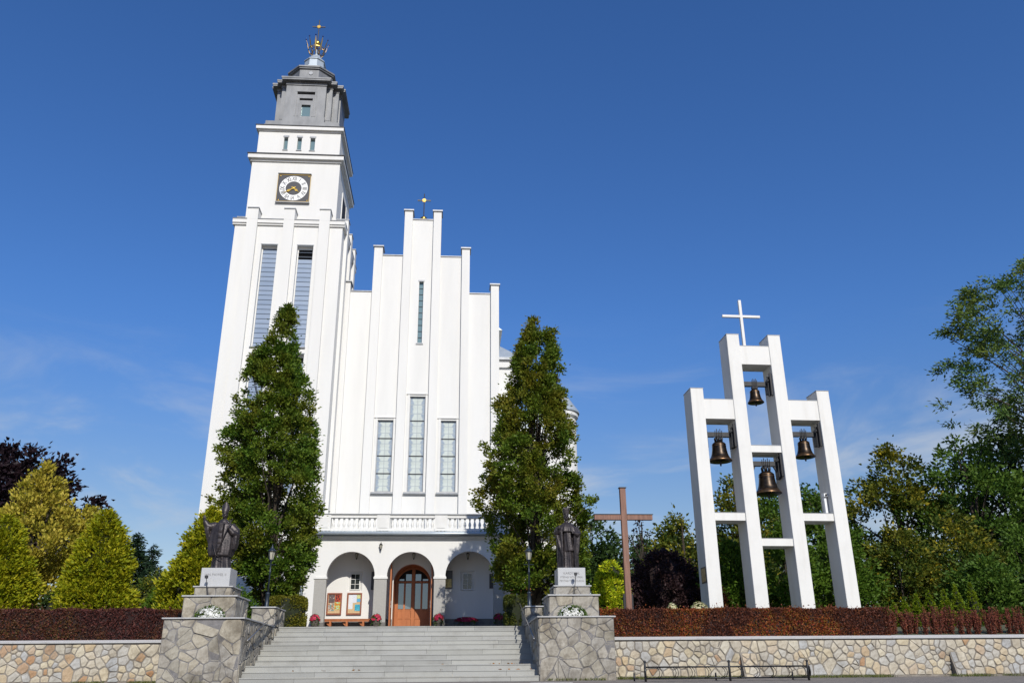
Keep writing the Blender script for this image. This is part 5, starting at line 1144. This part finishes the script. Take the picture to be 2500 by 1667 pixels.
# hedges
def hedge(x0, x1, y0, y1, zb, zt, m, label, rng, n, inner, parts=None, leaf=.075):
    t = empty('hedge', ((x0+x1)/2, (y0+y1)/2, zb), label, 'hedge'); w, d, h = (x1-x0)/2, (y1-y0)/2, zt-zb
    k = rng.random(n); C = np.zeros((n, 3)); D = np.zeros((n, 3))
    fr = k < .58; tp = (k >= .58) & (k < .86); bk = k >= .86
    C[:, 0] = rng.uniform(-w, w, n); u = rng.random(n); dep = np.abs(rng.normal(size=n))*.05
    C[fr, 1] = -d+dep[fr]; C[fr, 2] = u[fr]*h; D[fr] = (0, -1, .5)
    C[tp, 2] = h-dep[tp]; C[tp, 1] = rng.uniform(-d, d, tp.sum()); D[tp] = (0, -.1, 1)
    C[bk, 1] = d-dep[bk]; C[bk, 2] = u[bk]*h; D[bk] = (0, 1, .5)
    ends = rng.random(n) < .03; C[ends, 0] = np.sign(C[ends, 0])*w
    wob = np.array([mnoise.noise((p[0]*1.7, p[1]*1.7, p[2]*2.5)) for p in C]); C += D*(wob*.05)[:, None]
    sprig = (rng.random(n) < .05) & tp; C[sprig, 2] += rng.random(sprig.sum())**2*.20; wv = np.array([mnoise.noise((x*.9, 7.7, 0)) for x in C[:, 0]]); C[:, 2] *= 1+.035*wv
    F_ = D.copy(); D = D+rng.normal(size=(n, 3))*.7
    leaf_obj('foliage', C, D, leaf, leaf*.5, m, t, rng, face=F_*.8)
    MB().box(-w+.07, w-.07, -d+.08, d-.08, 0, h-.08).build('shade_core', M[inner], t); return t  # opaque dark box added behind the leaves to block light through the hedge
hedge(-22, -8.95, 29.72, 30.7, 1.12, 2.10, LM['hedge_l'], 'clipped dark brown hedge along the wall left of the stairs', rg(66), 30000, 'core_red')
hedge(5.05, 15.05, 29.72, 30.7, 1.08, 2.05, LM['hedge_r'], 'clipped red and brown barberry hedge along the wall below the belfry', rg(67), 30000, 'core_red')
for i in range(20):                                   # loose young barberries continuing the hedge
    x = 15.3+i*.25+rg(900+i).normal()*.05; rng = rg(700+i); h = .74+.24*rng.random()+(.08 if 4 < i < 11 else 0)
    t = empty('barberry_shrub', (x, 30.05+.25*rng.random(), 1.13), None, 'shrub', 'young barberries in white gravel')
    t['label'] = '%s young upright red barberry from the clipped hedge, in white gravel' % ['first', 'second', 'third', 'fourth', 'fifth', 'sixth', 'seventh', 'eighth', 'ninth', 'tenth', 'eleventh', 'twelfth', 'thirteenth', 'fourteenth', 'fifteenth', 'sixteenth', 'seventeenth', 'eighteenth', 'nineteenth', 'last'][i]
    b = MB(); Cs, Ds = [], []
    for k in range(15):                               # upright whippy stems, leaves all along them
        q = rng.random()*6.28; hk = h*rng.uniform(.55, 1.08); sp = rng.uniform(.04, .24)
        P = [np.array((.03*math.cos(q), .03*math.sin(q), -.04)), np.array((sp*.55*math.cos(q), sp*.55*math.sin(q), hk*.5)), np.array((sp*math.cos(q), sp*math.sin(q), hk))]
        b.tube([tuple(p) for p in P], [.007, .005, .002], 4)
        f = rng.random(70)**.8; L_ = np.where(f[:, None] < .5, P[0]+(P[1]-P[0])*(f[:, None]*2), P[1]+(P[2]-P[1])*(f[:, None]*2-1))
        Cs.append(L_+rng.normal(size=L_.shape)*.022); Ds.append(np.tile((math.cos(q)*.3, math.sin(q)*.3, .9), (70, 1))+rng.normal(size=L_.shape)*.55)
    leaf_obj('foliage', np.concatenate(Cs), np.concatenate(Ds), .06, .03, LM['barberry'], t, rng)
    b.build('stems', M['bark'], t)
for i, (x, zt) in enumerate([(17.35, 2.62), (17.85, 2.72), (18.3, 2.95), (18.9, 3.1), (19.45, 3.12), (20.05, 3.32), (20.6, 3.38)]):
    w = ['first and shortest', 'second', 'third', 'fourth', 'fifth', 'sixth', 'seventh and tallest'][i]
    thuja(x, 33.6+.15*(i % 2), zt-.12, .25+.012*i, 'small pointed thuja, %s from the belfry in the row behind the barberries' % w, rg(720+i), 420, 'thuja_small', 'young_thuja', 'row of small thujas right of the belfry', leaf=.075, per=8)

# right garden
tree('globe_thuja', (6.4, 35, gz(35)), [(1.75, .55, 6.4), (2.2, .70, 6.4), (2.9, .74, 6.4), (3.4, .64, 6.4), (3.85, .46, 6.4), (4.15, .26, 6.4), (4.3, .05, 6.4)], 950, 12, .09, .12, LM['thuja_globe'], 'bright yellow-green egg-shaped thuja left of the wooden cross', 'thuja', rg(70), trunk=.06, limbs=0, shell=(.82, 1), lobes=.10, gap=-.6, core=(.8, 'core_green'), upw=.5, outw=.8, aspect=.45, lobe_s=2.5)
bush('purple_shrub', 9.9, 40, 5.5, 1.95, LM['purple_ball'], 'large rounded dark purple shrub between the wooden cross and the belfry', rg(71), n=420, per=36, rad=.2, leaf=.13, lobes=.10, core=(.6, 'core_red'), low=.5, shell=(.6, 1))
bush('red_shrub', 11.15, 36.2, 3.35, .45, LM['redshrub'], 'orange-red shrub beside the left foot of the belfry', rg(72), n=60, per=28, rad=.2, leaf=.11, core=None, shell=(.2, 1))
BG = 'trees behind the belfry'
def bgtree(x, y, zt, r, m, label, rng, n=170, per=44, rad=.5, leaf=.24, lobes=.3, gap=-.28, trunk=.22, zb=None, name='broadleaf_tree', limbs=22):
    g0 = gz(y); zb = zb or g0+.8
    return tree(name, (x, y, g0), ell(zb, zt, r, x, y, .42), n, per, rad, leaf, m, label, 'tree', rng, BG, trunk=trunk, limbs=limbs, shell=(.35, 1), lobes=lobes, gap=gap, gs=.6, lobe_s=1.4)
bgtree(13.9, 51, 9.2, 2.7, LM['yellow'], 'yellow-green tree showing just left of the belfry', rg(80), 190)
bgtree(16.3, 48, 10.6, 2.0, LM['yellow'], 'slim yellow-leaved tree seen through the left opening of the belfry', rg(81), 160)
bgtree(19.0, 50, 10.2, 2.7, LM['green'], 'green tree seen through the middle opening of the belfry', rg(82), 200)
bgtree(21.6, 49, 10.7, 2.2, LM['green'], 'green tree seen through the right opening of the belfry', rg(83), 180)
bgtree(25.4, 47, 12.2, 3.0, LM['yellow'], 'tall tree with bright yellow leaves right of the belfry', rg(84), 260, lobes=.42)
bgtree(28.6, 45, 12.4, 3.6, LM['green'], 'full green tree below the airy ash branches', rg(85), 300, zb=3.0)
bgtree(33, 47, 13.5, 4.6, LM['darkgreen'], 'dark tree mass at the right picture edge', rg(86), 330, leaf=.28, zb=3)
bgtree(38.5, 50, 13, 4.5, LM['darkgreen'], 'dark tree behind the ash at the far right edge', rg(87), 200, leaf=.3)
bgtree(11.5, 70, 11.9, 3.4, LM['darkgreen'], 'distant dark tree left of the wooden cross', rg(88), 180, rad=.6, leaf=.34)
bgtree(15.3, 72, 11.4, 3.2, LM['darkgreen'], 'distant dark tree right of the wooden cross', rg(89), 170, rad=.6, leaf=.34)
bgtree(19.5, 71, 10.8, 3.6, LM['darkgreen'], 'distant dark tree behind the purple shrub', rg(90), 170, rad=.6, leaf=.34)
bgtree(13.4, 60, 10.6, 1.6, LM['purple'], 'thin purple-twigged tree rising behind the wooden cross', rg(91), 34, 22, rad=.35, leaf=.22, gap=-.1, limbs=30)
for i, (x, y, zt, r, m, lb) in enumerate([(12.6, 38.6, 5.6, 1.5, 'lush', 'leafy green shrub seen between the first two belfry pillars'), (15.3, 39, 6.4, 1.7, 'lush', 'tall green shrub behind the second belfry pillar'), (18.2, 39.5, 6.6, 1.8, 'lush', 'green shrub seen between the two right belfry pillars'),
        (21.2, 40, 6.6, 1.9, 'yellow', 'yellow-flecked shrub just right of the belfry'), (24.3, 40, 7.2, 2.2, 'yellow', 'golden-leaved shrub behind the row of small thujas'), (26.9, 39, 6.4, 2.1, 'green', 'green shrub with pale shoots at the right of the garden'), (23.2, 36.8, 4.6, 1.6, 'green', 'low green shrub beyond the last small thuja'), (26.2, 36.5, 4.4, 1.9, 'darkgreen', 'dark green shrub at the right end of the wall'), (30, 40, 7.6, 2.6, 'darkgreen', 'dark shrub at the right picture edge')]):
    bush('garden_shrub', x, y, zt, r, LM[m], lb, rg(100+i), n=230, per=38, rad=.32, leaf=.18, group='shrubs behind the belfry', core=None, lobes=.3, shell=(.25, 1), gap=-.4)

# airy ash reaching in from the right
tree('ash_tree', (34.3, 42.5, gz(42.5)), [(11.0, 3.4, 33.9, 42.5), (12.5, 5.0, 33.8, 42.5), (14.5, 5.7, 33.8, 42.5), (17, 6.0, 33.8, 42.5), (19.5, 5.4, 33.9, 42.5), (20.9, 3.9, 34.3, 42.5), (22.1, 2.0, 34.6, 42.5), (22.8, .3, 34.7, 42.5)], 620, 52, .46, .25, LM['ash'],
     'tall airy ash tree whose branches reach in from the right edge', 'tree', rg(120), None, trunk=.30, limbs=110, shell=(.35, 1.0), lobes=.26, gap=.13, gs=.6, upw=-.1, outw=.6, aspect=.36, lobe_s=1.6, squash=.6, z0=(.30, .62), limb_r=.55, face=.5)

# flowers
def bloom_patch(name, loc, rx, ry, rz, label, cat, rng, bloom, nleaf, nbl, fl=.05, group=None, pot=None, leaf=.07):
    t = empty(name, loc, label, cat, group)
    d = unit(rng.normal(size=(nleaf, 3))); d[:, 2] = np.abs(d[:, 2]); C = d*np.array([rx, ry, rz])*(.62+.46*rng.random((nleaf, 1))); 
    z0 = 0
    if pot:
        r, h = pot; MB().lathe([(r*.72, 0), (r, h), (r*1.06, h), (r*1.06, h+.03), (r*.9, h+.03), (r*.85, h-.02)], 18, cap1=False).build('planter', M['pot'], t); z0 = h
        k = rng.random(nleaf) < .35; C[k, 2] -= rng.random(k.sum())*h*.9; C[k, :2] *= 1.05
    leaf_obj('foliage', C+np.array([0, 0, z0]), d+rng.normal(size=(nleaf, 3))*.6, leaf, leaf*.6, LM['flowergreen'], t, rng)
    d = unit(rng.normal(size=(nbl, 3))+np.array([0, -.5, .5])); d[:, 2] = np.abs(d[:, 2]); ctr = d*np.array([rx, ry, rz])*(.96+.1*rng.random((nbl, 1)))+np.array([0, 0, z0])
    # five petals round each flower's axis
    Cs, Ds = [], []
    for c, q in zip(ctr, d):
        u = unit(np.cross(q, [.3, .2, .9])); v = np.cross(q, u); ph = rng.random()*6.28
        for k in range(5): a = ph+2*math.pi*k/5; e = u*math.cos(a)+v*math.sin(a); Cs.append(c+e*fl*.42); Ds.append(e+q*.15)
    Cs = np.array(Cs); Ds = np.array(Ds)
    petals(t, Cs, Ds, np.repeat(d, 5, 0), fl, LM[bloom], rng)
    return t
def petals(t, C, D, Nn, fl, m, rng):
    n = len(C); D = unit(D); S = unit(np.cross(D, Nn)); ln = fl*.9; w = fl*.72
    V = np.stack([C-D*ln*.5, C+D*ln*.05-S*w*.5, C+D*ln*.5, C+D*ln*.05+S*w*.5], 1).reshape(-1, 3)
    me = bpy.data.meshes.new('blooms'); me.from_pydata([tuple(v) for v in V], [], [(4*i, 4*i+1, 4*i+2, 4*i+3) for i in range(n)]); me.update()
    a = me.attributes.new('rnd', 'FLOAT', 'FACE'); a.data.foreach_set('value', np.repeat(rng.random(n//5), 5).astype(np.float32)); me.materials.append(m)
    o = link('blooms', me, t); o['kind'] = 'stuff'
bloom_patch('petunia_bed', (-7.45, 28.08, 1.70), .44, .17, .34, 'clump of white petunias on the ledge below the bishop statue', 'flowers', rg(130), 'white_bloom', 1300, 125, .068, leaf=.085)
bloom_patch('petunia_bed', (3.87, 28.08, 1.70), .45, .17, .32, 'clump of white petunias on the ledge below the cardinal statue', 'flowers', rg(131), 'white_bloom', 1300, 100, .068, leaf=.085)
for x, bl, lb, rx in ((-6.86, 'pink_bloom', 'planter of bright pink geraniums at the foot of the leftmost porch pier', .26), (-3.78, 'pink_bloom', 'planter of bright pink geraniums left of the open church door', .26), (-.62, 'crimson_bloom', 'shaded planter of crimson geraniums right of the open church door', .28), (2.46, 'crimson_bloom', 'shaded planter of crimson geraniums at the pier behind the right clipped bush', .28)):
    bloom_patch('flower_planter', (x, 45.62, 2.29), rx, .24, .30, lb, 'planter', rg(int(140+x*7)), bl, 650, 46, .075, 'geranium planters along the porch', (.2, .34))
bloom_patch('flower_planter', (.82, 46.6, 2.335), .62, .22, .2, 'long low planter of crimson flowers under the right porch arch', 'planter', rg(149), 'crimson_bloom', 700, 150, .07, 'geranium planters along the porch', (.2, .28))
bloom_patch('hydrangea', (8.0, 31.6, 2.02), .20, .18, .34, 'single pale hydrangea head above the red hedge near the wooden cross', 'shrub', rg(150), 'hydrangea', 200, 70, .06)
bloom_patch('hydrangea', (9.0, 31.6, 1.98), .36, .2, .42, 'pale hydrangea flowers above the red hedge left of the belfry', 'shrub', rg(151), 'hydrangea', 260, 110, .06)

# grass at the foot of the walls, a few fallen leaves
def grass(name, x0, x1, y0, y1, zfun, n, label, rng, hgt=.09):
    X = rng.uniform(x0, x1, n); keep = np.array([mnoise.noise((x*1.1, 3.3, 0)) > -.12 for x in X]); X = X[keep]; n = len(X); Y = rng.uniform(y0, y1, n)
    C = np.stack([X, Y, zfun(Y)+hgt*.4], 1); D = np.array([0, 0, 1.0])+rng.normal(size=(n, 3))*.45
    o = leaf_obj(name, C, D, hgt*1.3, .012, LM['grass'], None, rng); tag(o, label, None, None, 'stuff')
    tag(o, label, 'grass')
zst = lambda Y: np.interp(Y, [20, 27, 29.2], [-.585, -.21, -.16])
grass('grass', 5.3, 22, 28.15, 29.0, zst, 6000, 'rough grass at the foot of the right stone wall', rg(160), .10)
grass('grass', -11.5, -8.9, 28.5, 29.0, zst, 900, 'rough grass at the foot of the left stone wall', rg(161), .09)
grass('grass', 3.0, 5.2, 27.80, 27.9, zst, 260, 'thin weeds at the foot of the right pedestal', rg(162), .10)
grass('grass', -8.6, -6.6, 27.80, 27.9, zst, 70, 'thin weeds at the foot of the left pedestal', rg(163), .10)
rng = rg(170); n = 26; k = rng.random(n) < .5
X = np.where(rng.random(n) < .6, rng.uniform(1.2, 2.6, n), rng.uniform(-6.2, 2.6, n)); Yl = np.where(k, 30.05-rng.random(n)*.12, 28.75-rng.random(n)*.2); Zl = np.where(k, .345, .17)
Zl = np.where(k, .335, .16)
o = leaf_obj('fallen_leaves', np.stack([X, Yl, Zl], 1), rng.normal(size=(n, 3))*[1, 1, .15], .10, .07, LM['fallen'], None, rng); tag(o, 'brown autumn leaves lying on the granite stairs', 'leaves', None, 'stuff')
